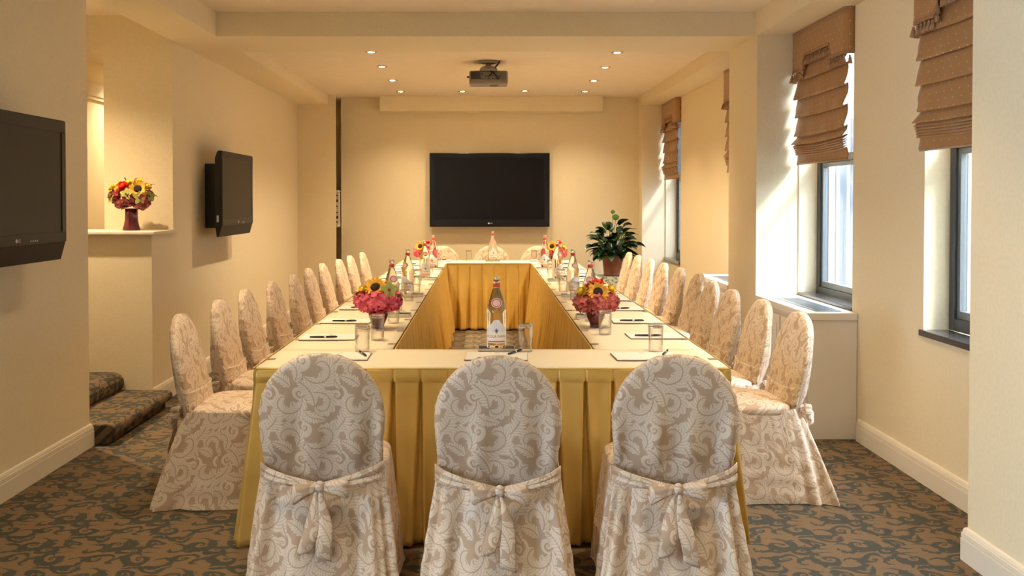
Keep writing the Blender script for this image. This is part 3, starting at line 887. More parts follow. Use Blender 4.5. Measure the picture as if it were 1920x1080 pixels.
def pleated(label, p0, p1, nrm, mode, f0=.0, f1=.0, flare=.03, pitch=.116, seed=0, clips=0, ztop=.748):
    """p0->p1 along the table edge, nrm = outward"""
    p0 = Vector(p0); p1 = Vector(p1); n = Vector(nrm); d = (p1 - p0); L = d.length; d.normalize()
    t = empty('table_skirt', (p0.x, p0.y, 0)); tag(t, label, 'table skirt', 'gold pleated skirts around the tables')
    nu = int(L / (.004 if L < 3 else .0065)); rows = [0, .012, .030, .052, .055, .062, .09, .15, .22, .30, .38, .46, .54, .62, .68, .715, .738]
    rnd = random.Random(seed)
    np_ = int(L / pitch) + 2
    offs = [rnd.uniform(-1, 1) for _ in range(np_ + 2)]; amp = [rnd.uniform(.6, 1.4) for _ in range(np_ + 2)]
    vs = []; us = []; fs = []
    for r in rows:
        g = sstep(r, .05, .74); gl = r / .738
        for i in range(nu + 1):
            s = L * i / nu
            ph = s / pitch; k = int(round(ph)); tt = (ph - k) * pitch
            tt -= offs[k] * .010 * g
            a = amp[k]
            if mode == 'box':
                o = .004 - .007 * math.exp(-abs(tt) / .003) if r < .054 else -(.036 + .022 * g * a) * (1 - sstep(abs(tt), .0015 + .011 * gl * a, .008 + .022 * gl * a)) + .010 * (.3 + g) * math.cos(PI * min(1, abs(tt) / (pitch / 2)))
                o += .010 * g * math.sin(ph * 2.3 + seed)
                tw = 0
            else:
                o = -.004 * math.exp(-(tt / .004) ** 2) if r < .054 else (.034 * g * a) * math.sin(2 * PI * ph + .9 * math.sin(ph * .9 + seed)) + .009 * g * math.sin(4.6 * PI * ph + seed) - (.014 + .022 * g) * math.exp(-abs(tt) / (.004 + .008 * g))
                tw = .0
            fl = flare * gl
            e0 = max(0, 1 - s / .16); e1 = max(0, 1 - (L - s) / .16)
            ss = s - f0 * gl * e0 ** 1.5 + f1 * gl * e1 ** 1.5
            p = p0 + d * ss + n * (.008 + fl + o)
            vs.append((p.x - p0.x, p.y - p0.y, max(.006, ztop - r + (.004 * math.sin(ph * 3.1) * gl if r < .73 else 0)))); us.append((s, r))
    m = nu + 1
    for j in range(len(rows) - 1):
        for i in range(nu): a = j * m + i; fs.append((a, a + 1, a + 1 + m, a + m))
    MB().add(vs, fs, us).build('pleated_cloth', m_skirt, t, solid=.002)
    # stitched head seam
    q = [(p0 + d * (L * k / 40) + n * .011) - p0 for k in range(41)]
    MB().tube([(v.x, v.y, ztop + .0005) for v in q], .0035, 6).build('welt', m_skirt, t)
    if clips:
        m_clip = MATS.get('skirt_clip') or mat('skirt_clip', (.33, .27, .19), .35)
        for k in range(clips):
            s = L * (k + .35) / clips
            c = p0 + d * s - n * .016 - p0
            cb = MB()
            ax, ay = (abs(d.x) * .020 + abs(n.x) * .020, abs(d.y) * .020 + abs(n.y) * .020)
            cb.box(c.x - ax, c.x + ax, c.y - ay, c.y + ay, TT + .0025, TT + .0048)
            cb.build('clip', m_clip, t, bevel=.001)
    return t
pleated('gold satin skirt with box pleats across the near end, behind the foreground chairs', (TX0, TY0, 0), (TX1, TY0, 0), (0, -1, 0), 'box', .095, .085, .055, .116, 3)
pleated('gold skirt down the outer left side of the table, beside the left chairs', (TX0, TY0, 0), (TX0, TY1, 0), (-1, 0, 0), 'box', .05, .03, .030, .116, 5, 12)
pleated('gold skirt down the outer right side of the table, beside the right chairs', (TX1, TY0, 0), (TX1, TY1, 0), (1, 0, 0), 'box', .05, .03, .030, .116, 6, 12)
pleated('gold skirt on the outer far edge of the table, towards the back wall', (TX0, TY1, 0), (TX1, TY1, 0), (0, 1, 0), 'box', .03, .03, .03, .116, 7)
pleated('gold satin skirt facing the camera at the far end of the hollow centre', (IX0, IY1, 0), (IX1, IY1, 0), (0, -1, 0), 'soft', -.02, -.02, .05, .135, 9)
pleated('gold gathered skirt on the left inner side of the hollow centre', (IX0, IY0, 0), (IX0, IY1, 0), (1, 0, 0), 'soft', -.02, -.04, .06, .23, 11, 13)
pleated('gold gathered skirt on the right inner side of the hollow centre', (IX1, IY0, 0), (IX1, IY1, 0), (-1, 0, 0), 'soft', -.02, -.04, .06, .23, 13, 13)
pleated('gold skirt on the near inner edge of the hollow centre, turned away from the camera', (IX0, IY0, 0), (IX1, IY0, 0), (0, 1, 0), 'soft', -.02, -.02, .04, .14, 15)

# ------------------------------------------------------------------ things on the tables
ZT = TT + .0036
def text_mesh(body, size, extr=.0):
    cu = bpy.data.curves.new('t', 'FONT'); cu.body = body; cu.size = size; cu.align_x = 'CENTER'; cu.align_y = 'CENTER'; cu.resolution_u = 3
    o = bpy.data.objects.new('t', cu); COL.objects.link(o)
    dg = bpy.context.evaluated_depsgraph_get()
    me = bpy.data.meshes.new_from_object(o.evaluated_get(dg))
    vs = [tuple(v.co) for v in me.vertices]; fs = [tuple(p.vertices) for p in me.polygons]
    bpy.data.objects.remove(o); bpy.data.curves.remove(cu); bpy.data.meshes.remove(me)
    return vs, fs
def wrap(pts, r, zc):
    """flat (x,z) -> on the bottle side that faces -y"""
    out = []
    for p in pts:
        a = p[0] / r; out.append((r * math.sin(a), -r * math.cos(a), zc + p[1]))
    return out
def make_bottle(detail=True):
    t = empty('water_bottle')
    prof = [(.0, .004), (.030, .004), (.040, .0), (.045, .004), (.0465, .012), (.0465, .165), (.046, .178), (.043, .190), (.036, .215), (.028, .243), (.020, .268), (.0155, .283), (.0145, .296), (.0145, .300), (.0165, .303), (.0165, .308), (.0145, .311), (.0145, .318)]
    MB().lathe(prof, 36).build('glass', m_bglass, t)
    MB().lathe([(.0, .318), (.0152, .318), (.0158, .322), (.0152, .329), (.012, .3305), (.0, .3305)], 24).build('cap', m_silver, t)
    MB().lathe([(.0168, .284), (.0162, .303), (.0158, .303), (.0160, .284)], 24).build('neck_band', m_bred, t)
    nb = MB().lathe([(.0176, .281), (.0170, .2835), (.0164, .2835)], 24).build('neck_foil', m_silver, t)
    r = .0472
    # shaped label: outline sampled by columns
    def top(x):
        ax = abs(x)
        if ax < .021: return .118 + .021 * math.sqrt(max(0, 1 - (ax / .021) ** 2)) * .85 + .0
        if ax < .024: return .118
        return .118 - .020 * sstep(ax, .024, .044)
    N = 60; X = .060
    def labf(u, v):
        x = -X + 2 * X * u; z = .026 + (top(x) - .026) * v
        return wrap([(x, z)], r, 0)[0]
    lb = MB().grid(labf, N, 6).build('label', m_label, t, solid=.0004)
    def wl(u, v):
        x = -X + 2 * X * u; z = .027 + .050 * v
        return wrap([(x, z)], r + .0004, 0)[0]
    MB().grid(wl, N, 3).build('label_base', m_labelw, lb)
    MB().grid(lambda u, v: wrap([(-.044 + .088 * u, .031 + .006 * v)], r + .0008, 0)[0], N, 1).build('label_stripe', m_bred, lb)
    if detail:
        vs, fs = text_mesh('ACQUA PANNA', .0150)
        MB().add(wrap([(x * .95, y * 1.15) for (x, y, z) in vs], r + .0010, .058), fs).build('label_text', m_btext, lb, fix=False)
        fl = MB()
        def blob(cx, cz, rx, rz, rot=0, n=14):
            pts = []
            for k in range(n):
                a = 2 * PI * k / n; x = rx * math.cos(a); z = rz * math.sin(a)
                pts.append((cx + x * math.cos(rot) - z * math.sin(rot), cz + x * math.sin(rot) + z * math.cos(rot)))
            fl.add(wrap(pts, r + .0010, .084), [tuple(range(n))])
        blob(0, .003, .0024, .0085); blob(-.0055, .001, .0018, .0058, .5); blob(.0055, .001, .0018, .0058, -.5)
        blob(0, -.0035, .0062, .0010); blob(0, -.0075, .0014, .0042); blob(-.0035, -.0078, .0010, .0030, .6); blob(.0035, -.0078, .0010, .0030, -.6)
        fl.build('label_emblem', m_bnavy, lb, fix=False)
    # shoulder emblem: pointed oval leaning back on the cone
    def ov(k_, rad):
        pts = []
        for k in range(28):
            a = 2 * PI * k / 28; pts.append((.0265 * k_ * spow(math.cos(a), 1.15), .0215 * k_ * spow(math.sin(a), .95)))
        out = []
        for (x, z) in pts:
            zz = .213 + z
            rr = .0465 if zz < .178 else .043 + (.190 - zz) * (.007 / .025) if zz < .215 else .036 - (zz - .215) * (.008 / .028)
            rr += rad; a = x / rr; out.append((rr * math.sin(a), -rr * math.cos(a), zz))
        c = (0, -(.0365 + rad), .213)
        return [c] + out, [(0, i + 1, (i + 1) % 28 + 1) for i in range(28)]
    for k_, rad, m_ in ((1.0, .0008, m_labelw), (.88, .0012, m_bred), (.70, .0016, MATS.get('emblem_pink') or mat('emblem_pink', (.78, .55, .52), .5))):
        vs, fs = ov(k_, rad); MB().add(vs, fs).build('shoulder_emblem', m_, t, fix=False)
    return t
bot = make_bottle()
bottles = [(.052, 4.60, 'glass water bottle with blue-white label on the near table, in front', 1),
           (.085, 11.30, 'glass water bottle standing alone on the far table under the screen', 1)]
bl = [(-.568, 5.98), (-.569, 7.22), (-.540, 8.75), (-.528, 10.05)]; br_ = [(.632, 5.93), (.640, 7.20), (.628, 8.60), (.608, 10.08)]
nth = ['nearest', 'second', 'third', 'farthest']
for k, (x, y) in enumerate(bl): bottles.append((x, y, 'glass water bottle on the left table run, %s of its four bottles' % nth[k], 0))
for k, (x, y) in enumerate(br_): bottles.append((x, y, 'glass water bottle on the right table run, %s of its four bottles' % nth[k], 0))
tray = empty('bottle_tray')
MB().box(-.085, .085, -.052, .052, 0, .006).box(-.085, .085, -.052, -.049, .006, .019).box(-.085, .085, .049, .052, .006, .019).box(-.085, -.082, -.049, .049, .006, .019).box(.082, .085, -.049, .049, .006, .019).build('rim', m_silver, tray, bevel=.001)
MB().box(-.0815, .0815, -.0485, .0485, .006, .0165).build('inset', m_black, tray)
for k, (x, y, lab, _) in enumerate(bottles):
    b = bot if k == 0 else copy_tree(bot)
    b.location = (x, y, ZT + .0166); b.rotation_euler = (0, 0, R((0, 10, 25, -30, 15, -20, -15, 20, 35, -10)[k])); tag(b, lab, 'bottle', 'water bottles on the tables')
    tr = tray if k == 0 else copy_tree(tray)
    tr.location = (x + (.0, -.0, .03, .03, .03, .03, .0, .0, .0, .0)[k], y, ZT); tag(tr, lab.replace('glass water bottle', 'black tray under the bottle').replace(' with blue-white label', '').replace(' standing alone', ''), 'tray', 'bottle trays on the tables')

# upturned tumblers
gl = empty('drinking_glass')
def tf_(u, v):
    prof = [(.0325, .0), (.0335, .001), (.0338, .03), (.0342, .09), (.0345, .118), (.0352, .128), (.033, .131), (.0, .1305)]
    q = v * (len(prof) - 1); i = min(int(q), len(prof) - 2); f = q - i
    r = prof[i][0] * (1 - f) + prof[i + 1][0] * f; z = prof[i][1] * (1 - f) + prof[i + 1][1] * f
    a = 2 * PI * u
    if z > .11: r *= 1 + .035 * math.cos(a * 12)
    return (r * math.cos(a), r * math.sin(a), z)
MB().grid(tf_, 48, 14, closed=True).build('glass_wall', m_tumbler, gl)
MB().lathe([(.0, .112), (.028, .112), (.0315, .116), (.0315, .122), (.028, .126), (.0, .126)], 24).build('thick_base', m_bglass, gl)
MB().lathe([(.0305, .0), (.0312, .02), (.0318, .108), (.029, .112)], 30).build('inner_wall', m_tumbler, gl)
gspots = []
gspots += [(-.572, 4.575, 'upturned tumbler on the near table at left, in front of the others'), (.187, 4.585, 'upturned tumbler on the near table just right of the labelled bottle'), (.792, 4.575, 'upturned tumbler on the near table at right, beside a notepad')]
gyl = [4.97, 5.66, 6.28, 6.92, 7.55, 8.22, 9.00, 9.55, 10.33, 10.75]
gyr = [5.17, 5.75, 6.32, 6.95, 7.60, 8.30, 9.00, 9.55, 10.35, 10.72]
for k, y in enumerate(gyl): gspots.append((-.545 + .02 * math.sin(k * 2.2), y, 'upturned tumbler on the left table run, %s of its row of ten' % ords[k]))
for k, y in enumerate(gyr): gspots.append((.618 + .02 * math.sin(k * 2.7 + .6), y, 'upturned tumbler on the right table run, %s of its row of ten' % ords[k]))
gspots += [(-.19, 11.34, 'upturned tumbler on the far table, left of the lone bottle'), (-.66, 11.36, 'upturned tumbler on the far table, far left corner'), (.56, 11.34, 'upturned tumbler on the far table, right of the lone bottle')]
for k, (x, y, lab) in enumerate(gspots):
    g = gl if k == 0 else copy_tree(gl)
    g.location = (x, y, ZT); g.rotation_euler = (0, 0, k * .7); tag(g, lab, 'glass', 'upturned tumblers on the tables')

# notepads and pens
pad = empty('notepad')
MB().box(-.140, .140, -.100, .100, 0, .0035).build('backing', mat('pad_backing', (.20, .13, .08), .6), pad)
MB().box(-.138, .138, -.098, .098, .0035, .0075).build('paper', m_white, pad)
MB().box(-.012, .012, .070, .080, .0075, .0079).build('crest', mat('pad_crest', (.45, .36, .25), .6), pad)
pen = empty('pen')
MB().tube([(-.070, 0, .0055), (-.066, 0, .0055), (-.02, 0, .0055), (.002, 0, .0055)], [.001, .004, .0052, .0052], 10).build('barrel', m_pen, pen)
MB().tube([(.002, 0, .0055), (.014, 0, .0055)], [.0055, .0055], 10).build('ring', m_silver, pen)
MB().tube([(.014, 0, .0055), (.050, 0, .0055), (.066, 0, .0055), (.070, 0, .0055)], [.0052, .0050, .0038, .002], 10).box(.03, .064, -.0012, .0012, .010, .0115).build('pen_cap', m_pen, pen)
pads = []
pyl = [5.04, 5.71, 6.42, 7.02, 7.66, 8.36, 8.92, 9.55, 10.15, 10.75]
pyr = [5.09, 5.72, 6.36, 6.98, 7.68, 8.38, 8.98, 9.58, 10.15, 10.78]
for k, y in enumerate(pyl): pads.append((-.800, y, 90, 'left table run, %s of its row of ten' % ords[k], (-.02 + .01 * (k % 3), -.055)))
for k, y in enumerate(pyr): pads.append((.875, y, -90, 'right table run, %s of its row of ten' % ords[k], (-.04 + .01 * (k % 3), -.045)))
pads += [(-.66, 4.42, 0, 'near table at left, behind the left foreground chair', (.105, .03)), (.05, 4.42, 0, 'near table in the middle, behind the centre chair', (.085, .07)), (.715, 4.42, 0, 'near table at right, behind the right foreground chair', (.105, .06))]
pads += [(-.54, 11.46, 180, 'far table at left', (.02, -.02)), (.655, 11.46, 180, 'far table at right', (.02, -.02))]
for k, (x, y, rz, lab, po) in enumerate(pads):
    p = pad if k == 0 else copy_tree(pad)
    side = abs(rz) == 90
    p.location = (x, y, ZT)
    p.rotation_euler = (0, 0, R(0 if side or rz == 0 else 180) + R((1, -2, 1.5, 0, -1)[k % 5]))
    tag(p, 'white notepad on the ' + lab, 'notepad', 'notepads on the tables')
    q = pen if k == 0 else copy_tree(pen)
    q.location = (x + po[0], y + po[1], ZT + .0078)
    q.rotation_euler = (0, 0, R(3 - (k % 4) * 2) if side else R((62, 70, 110)[k % 3]) if rz == 0 else R(10))
    tag(q, 'black pen lying on the notepad, ' + lab, 'pen', 'pens on the notepads')

# ------------------------------------------------------------------ flower arrangements
def orient(center, direction, up=(0, 0, 1)):
    q = Vector(direction).normalized().to_track_quat('Z', 'Y').to_matrix().to_4x4()
    return Matrix.Translation(Vector(center)) @ q
def petals(mb, M4, n, r0, r1, wid, lift, curl=0.0, phase=0.0, jit=0.0, rnd=random):
    for k in range(n):
        a = 2 * PI * k / n + phase + rnd.uniform(-jit, jit)
        rr = r1 * (1 + rnd.uniform(-jit, jit)); wd = wid * (1 + rnd.uniform(-jit, jit))
        ca, sa = math.cos(a), math.sin(a); vs = []
        for j, (s, wf) in enumerate(((0, .45), (.35, 1.0), (.7, .85), (1, .08))):
            r = r0 + (rr - r0) * s; z = lift * s + curl * s * s
            for q in (-1, 0, 1):
                x = r * ca - sa * wd * wf * q; y = r * sa + ca * wd * wf * q
                vs.append(M4 @ Vector((x, y, z - (.15 * wd * wf if q == 0 else 0))))
        fs = []
        for j in range(3):
            for q in range(2): b = j * 3 + q; fs.append((b, b + 1, b + 4, b + 3))
        mb.add(vs, fs)
def sunflower(par, c, d, r, rnd):
    M4 = orient(c, d); mb = MB()
    petals(mb, M4, 17, r * .34, r, r * .15, r * .10, -.1 * r, 0, .12, rnd); petals(mb, M4, 15, r * .34, r * .86, r * .15, r * .28, 0, .2, .12, rnd)
    f = mb.build('sunflower', m_sun, par, fix=False)
    dm = MB(); n = 20
    prof = [(0, .16), (.2, .15), (.36, .11), (.44, .02), (.40, -.06), (0, -.10)]
    vs = []; fs = []
    for (rr, z) in prof:
        for i in range(n):
            a = 2 * PI * i / n; vs.append(M4 @ Vector((rr * r * math.cos(a), rr * r * math.sin(a), z * r)))
    for j in range(len(prof) - 1):
        for i in range(n): a = j * n + i; b = j * n + (i + 1) % n; fs.append((a, b, b + n, a + n))
    dm.add(vs, fs).build('flower_disc', m_disc, f)
def hydrangea(par, c, r, m_, rnd, n=46, name='hydrangea'):
    mb = MB(); ga = PI * (3 - math.sqrt(5))
    mb.ball(c, r * .80, 12, 8)
    for k in range(n):
        z = 1 - 2 * (k + .5) / n; rr = math.sqrt(1 - z * z); a = ga * k
        d = Vector((rr * math.cos(a), rr * math.sin(a), z)); p = Vector(c) + d * r * rnd.uniform(.86, 1.04)
        d = (d + Vector((rnd.uniform(-.4, .4), rnd.uniform(-.4, .4), rnd.uniform(-.4, .4)))).normalized()
        petals(mb, orient(p, d), 4, .0, r * .40, r * .19, r * .06, r * .05, rnd.uniform(0, 3), .15, rnd)
    return mb.build(name, m_, par, fix=False)
def rose(par, c, d, r, m_, rnd, name='rose'):
    mb = MB(); M4 = orient(c, d)
    mb.ball(M4 @ Vector((0, 0, r * .35)), (r * .45, r * .45, r * .5), 12, 8)
    for q, (n, rr, lf) in enumerate(((3, .55, 1.1), (4, .75, 1.0), (5, .95, .75), (6, 1.05, .4))):
        petals(mb, M4, n, r * .1 * q, r * rr, r * .48, r * lf * .8, 0, q * .7, .1, rnd)
    return mb.build(name, m_, par, fix=False)
def orchid(par, c, d, r, m_, rnd):
    mb = MB(); M4 = orient(c, d)
    petals(mb, M4, 5, .0, r, r * .34, r * .25, -.2 * r, .3, .1, rnd)
    o = mb.build('orchid', m_, par, fix=False)
    MB().ball(M4 @ Vector((0, 0, r * .15)), r * .16, 8, 6).build('orchid_lip', m_burg, o)
def leaves(par, items, m_, name='foliage'):
    mb = MB()
    for (c, d, L, wd) in items:
        d = Vector(d).normalized(); side = d.cross(Vector((0, 0, 1))).normalized(); vs = []
        for j in range(6):
            s = j / 5; p = Vector(c) + d * L * s + Vector((0, 0, -.35 * L * s * s)); h = wd * math.sin(PI * min(1, s * .92 + .06)) ** .8
            vs += [p - side * h, p + Vector((0, 0, -.2 * h)), p + side * h]
        fs = []
        for j in range(5):
            for q in range(2): b = j * 3 + q; fs.append((b, b + 1, b + 4, b + 3))
        mb.add(vs, fs)
    return mb.build(name, m_, par, fix=False)
def arrangement(x, y, z, rz, seed, label, var, sc=1.0):
    rnd = random.Random(seed); t = empty('flower_arrangement', (x, y, z), rz); tag(t, label, 'flowers')
    if var == 'ledge':
        prof = [(0, 0), (.052, 0), (.062, .004), (.062, .012), (.054, .035), (.047, .07), (.045, .11), (.046, .158), (.043, .158), (.041, .10), (.043, .06), (.050, .02), (0, .012)]
        zt = .16
    else:
        prof = [(0, 0), (.034, 0), (.037, .004), (.031, .010), (.034, .02), (.050, .055), (.056, .080), (.052, .100), (.040, .113), (.041, .120), (.045, .124), (.042, .124), (.036, .115), (.048, .095), (.050, .07), (.030, .02), (0, .014)]
        zt = .124
    MB().lathe(prof, 32).build('vase', m_vase, t)
    MB().lathe([(0, .02), (prof[3][0] * .8, .02), (.036, zt - .02), (0, zt - .02)], 16).build('stems', mat('stems_mass', (.05, .03, .02), .6) if 'stems_mass' not in MATS else MATS['stems_mass'], t)
    if var == 'pink':
        for (c, r) in (((-.070, -.030, .160), .058), ((.010, -.060, .155), .060), ((.078, -.020, .158), .055), ((-.03, .055, .165), .058), ((.06, .05, .165), .055), ((0, 0, .17), .06)): hydrangea(t, c, r, m_pink, rnd)
        sunflower(t, (-.012, -.040, .235), (-.15, -.75, .65), .066, rnd)
        rose(t, (-.078, -.035, .212), (-.4, -.5, .6), .034, m_yel, rnd); rose(t, (.045, .02, .235), (.2, .1, .9), .034, m_yel, rnd)
        orchid(t, (.066, -.062, .220), (.35, -.85, .3), .055, m_grn, rnd); orchid(t, (.095, -.02, .205), (.8, -.4, .4), .045, m_grn, rnd)
        leaves(t, [((-.08, -.03, .20), (-1, -.3, .5), .07, .018), ((-.05, .02, .23), (-.6, .4, .8), .05, .016), ((.08, -.03, .20), (1, -.3, .1), .08, .02)], m_leafl)
    elif var == 'coral':
        for (c, r) in (((-.075, -.025, .150), .055), ((.0, -.06, .148), .058), ((.078, -.020, .155), .055), ((-.03, .055, .165), .055), ((.06, .05, .165), .055), ((0, 0, .17), .06)): hydrangea(t, c, r, m_rust, rnd)
        sunflower(t, (.008, -.062, .215), (.0, -.92, .35), .068, rnd)
        rose(t, (.015, -.01, .255), (.0, -.3, .9), .040, m_red, rnd); rose(t, (-.035, -.005, .245), (-.4, -.2, .8), .032, m_rust, rnd)
        rose(t, (-.082, -.035, .212), (-.6, -.6, .5), .036, m_yel, rnd); rose(t, (.082, -.02, .222), (.7, -.4, .6), .036, m_yel, rnd)
        leaves(t, [((-.05, .02, .22), (-.6, .4, .6), .05, .016), ((.06, .03, .2), (.9, .3, .1), .06, .018)], m_leafl)
    elif var == 'far':
        for (c, r) in (((-.07, -.025, .150), .050), ((.065, -.03, .150), .055), ((0, .02, .16), .06), ((0, -.05, .15), .045)): hydrangea(t, c, r, m_pink if seed % 2 else m_rust, rnd, 30)
        sunflower(t, (-.042, -.045, .215), (-.2, -.85, .4), .060, rnd)
        rose(t, (.03, -.01, .245), (.1, -.3, .9), .036, m_red, rnd); rose(t, (.075, -.025, .20), (.7, -.5, .5), .038, m_yel, rnd)
        leaves(t, [((-.07, 0, .19), (-1, 0, .3), .06, .016), ((.07, .0, .2), (1, 0, .4), .06, .016)], m_leafl)
    else:
        for (c, r, m_) in (((-.105, -.02, .245), .05, m_burg), ((.0, -.06, .225), .055, m_burg), ((.085, -.03, .215), .062, m_burg), ((-.06, -.03, .205), .050, m_burg), ((.02, .04, .25), .07, m_burg), ((-.05, .04, .27), .06, m_burg), ((.10, .03, .25), .05, m_burg)): hydrangea(t, c, r, m_, rnd, 34)
        hydrangea(t, (-.09, -.05, .265), .030, m_pink, rnd, 20)
        sunflower(t, (.070, -.065, .300), (.25, -.88, .30), .066, rnd)
        rose(t, (-.030, -.07, .315), (-.1, -.8, .5), .040, m_red, rnd)
        for c in ((-.12, -.03, .300), (.0, -.05, .335), (-.085, .0, .325), (.05, .0, .345), (.12, -.02, .31)): rose(t, c, (c[0] * 5, -.5, .9), .034, m_yel, rnd)
        rose(t, (-.065, -.06, .300), (-.4, -.7, .5), .030, m_sun, rnd)
        for c in ((.0, -.105, .262), (-.13, -.05, .24), (.14, -.03, .245), (.09, -.09, .235)): orchid(t, c, (c[0] * 6, -.9, .2), .048, m_grn, rnd)
        leaves(t, [((-.13, 0, .25), (-1, -.2, .1), .06, .018), ((.13, 0, .26), (1, -.2, .1), .07, .018), ((-.10, -.06, .29), (-.7, -.6, .4), .05, .02), ((.13, .0, .33), (1, 0, .4), .05, .014), ((-.04, 0, .36), (-.2, 0, 1), .04, .015)], m_leafl)
    if sc != 1: t.scale = (sc, sc, sc)
    return t
arrangement(-.590, 5.43, ZT, 0, 1, 'pink hydrangea and sunflower arrangement on the left table run, nearer the camera', 'pink', .98)
arrangement(.612, 5.47, ZT, 0, 2, 'coral hydrangea, sunflower and red bloom arrangement on the right table run, nearer the camera', 'coral', .93)
arrangement(-.650, 10.52, ZT, 0, 3, 'small distant sunflower and red flower arrangement on the far left table corner', 'far')
arrangement(.748, 10.50, ZT, 0, 4, 'small distant sunflower and coral flower arrangement on the far right table corner', 'far')
arrangement(-2.565, 7.15, 1.2405, 0, 6, 'mixed bouquet with red rose and sunflower in tall vase on the wall ledge', 'ledge')

# ------------------------------------------------------------------ televisions
def logo_mark(par, loc, rot, size):
    vs, fs = text_mesh('LG', size)
    mb = MB().add([(x + size * .75, y, 0) for (x, y, z) in vs], fs)
    n = 18; ring = [(-size * .45 + size * .42 * math.cos(2 * PI * k / n), size * .42 * math.sin(2 * PI * k / n), 0) for k in range(n)]
    mb.add(ring, [tuple(range(n))])
    o = mb.build('logo', m_logo, par, fix=False); o.location = loc; o.rotation_euler = rot
    return o
tv = empty('television', (.055, YB, 0)); tag(tv, 'large black flat screen television mounted on the far wall', 'television')
TW = .7675; z0, z1 = 1.117, 2.062
MB().box(-TW, TW, -.105, -.04, z0, z1).build('body', m_tvblack, tv, bevel=.008)
MB().box(-TW + .068, TW - .068, -.1065, -.104, z0 + .092, z1 - .062).build('screen', m_tvscreen, tv)
MB().box(-.35, .35, -.04, 0, z0 + .2, z1 - .2).build('wall_mount', m_black, tv)
logo_mark(tv, (0, -.1065, z0 + .045), (R(90), 0, 0), .026)
def side_tv(y0, y1, label):
    t = empty('television', (XL, y0, 0)); tag(t, label, 'television', 'black televisions on the left wall')
    L = y1 - y0; X0 = -2.195 - XL
    prof = [(X0, 1.26), (X0, 1.80), (X0 + .018, 1.852), (X0 + .030, 1.862), (X0 + .054, 1.862), (X0 + .054, 1.245), (X0 + .030, 1.158), (X0 + .012, 1.158)]
    MB().prism(prof, 'y', 0, L).build('body', m_case, t, bevel=.004)
    # prism(axis y) takes (x, z)
    f = MB().box(X0 + .054, X0 + .060, 0.004, L - .004, 1.800, 1.858).box(X0 + .054, X0 + .060, .004, L - .004, 1.250, 1.300).box(X0 + .054, X0 + .060, .004, .030, 1.30, 1.80)
    f.build('bezel', m_tvmatte, t, bevel=.002)
    MB().box(X0 + .054, X0 + .060, L - .050, L - .004, 1.30, 1.80).build('bezel', m_tvblack, t)
    MB().box(X0 + .0545, X0 + .0565, .030, L - .05, 1.30, 1.80).build('screen', m_tvscreen2, t)
    MB().box(0, X0, .24, L - .24, 1.225, 1.765).build('wall_mount', m_black, t, bevel=.006)
    MB().box(X0 + .014, X0 + .030, -.002, 0, 1.28, 1.335).build('side_label', m_logo, t)
    logo_mark(t, (X0 + .0605, L * .50, 1.272), (R(90), 0, R(90)), .022)
    lg = MB()
    for k in range(4): lg.box(X0 + .0602, X0 + .0612, L * .62 + k * .022, L * .62 + k * .022 + .008, 1.262, 1.270)
    lg.build('buttons', m_logo, t)
    return t
side_tv(8.01, 9.07, 'black television on the left wall beyond the ledge, seen edge-on with dim screen')
side_tv(3.97, 5.03, 'black television on the left wall nearest the camera, cut off by the photo edge')

# ------------------------------------------------------------------ projector
pj = empty('ceiling_projector', (.030, 9.33, ZF)); tag(pj, 'grey projector hanging from the ceiling on a round mount', 'projector')
MB().lathe([(0, -.03), (.050, -.03), (.092, -.018), (.096, -.004), (.094, 0), (0, 0)], 32).build('ceiling_plate', MATS.get('mount_grey') or mat('mount_grey', (.20, .18, .16), .5), pj)
MB().lathe([(.024, -.05), (.026, -.03), (.024, -.028)], 20).lathe([(.085, -.098), (.082, -.075), (.066, -.056), (.035, -.048), (.0, -.046)], 28).build('mount_head', m_proj, pj)
bd = MB().box(-.182, .182, -.02, .24, -.218, -.092).build('body', m_proj, pj, bevel=.018, seg=3)
MB().box(-.168, .168, -.024, -.018, -.176, -.102).build('rear_panel', MATS.get('proj_panel') or mat('proj_panel', (.16, .14, .125), .5), bd, bevel=.002)
v = MB()
for k in range(12): v.box(-.163 + k * .0078, -.163 + k * .0078 + .0045, -.029, -.024, -.172, -.106)
v.build('vent', m_projd, bd)
ports = MB()
for (x, z, a, b) in ((-.058, -.125, .006, .008), (-.028, -.145, .004, .004), (-.012, -.145, .005, .005), (.002, -.146, .006, .006), (0, -.168, .006, .005), (.038, -.168, .006, .005), (.085, -.166, .018, .008), (.108, -.146, .007, .006), (.130, -.125, .003, .003)):
    MB().box(x - a, x + a, -.0275, -.024, z - b, z + b).build('port', m_projd, bd)
MB().lathe([(0, 0), (.045, .0), (.040, -.012), (0, -.016)], 24, (.055, .10, -.218)).build('lens_cover', m_proj, bd)
MB().box(-.204, -.182, .02, .04, -.155, -.140).build('side_knob', m_projd, bd)
MB().tube([(.105, -.03, 0), (.100, -.034, -.02), (.06, -.045, -.07), (.022, -.045, -.10), (.05, -.046, -.12), (.085, -.032, -.155)], .0075, 8).tube([(.022, -.045, -.10), (.03, -.045, -.125), (.0, -.035, -.145)], .005, 8).build('cable', m_cable, pj)

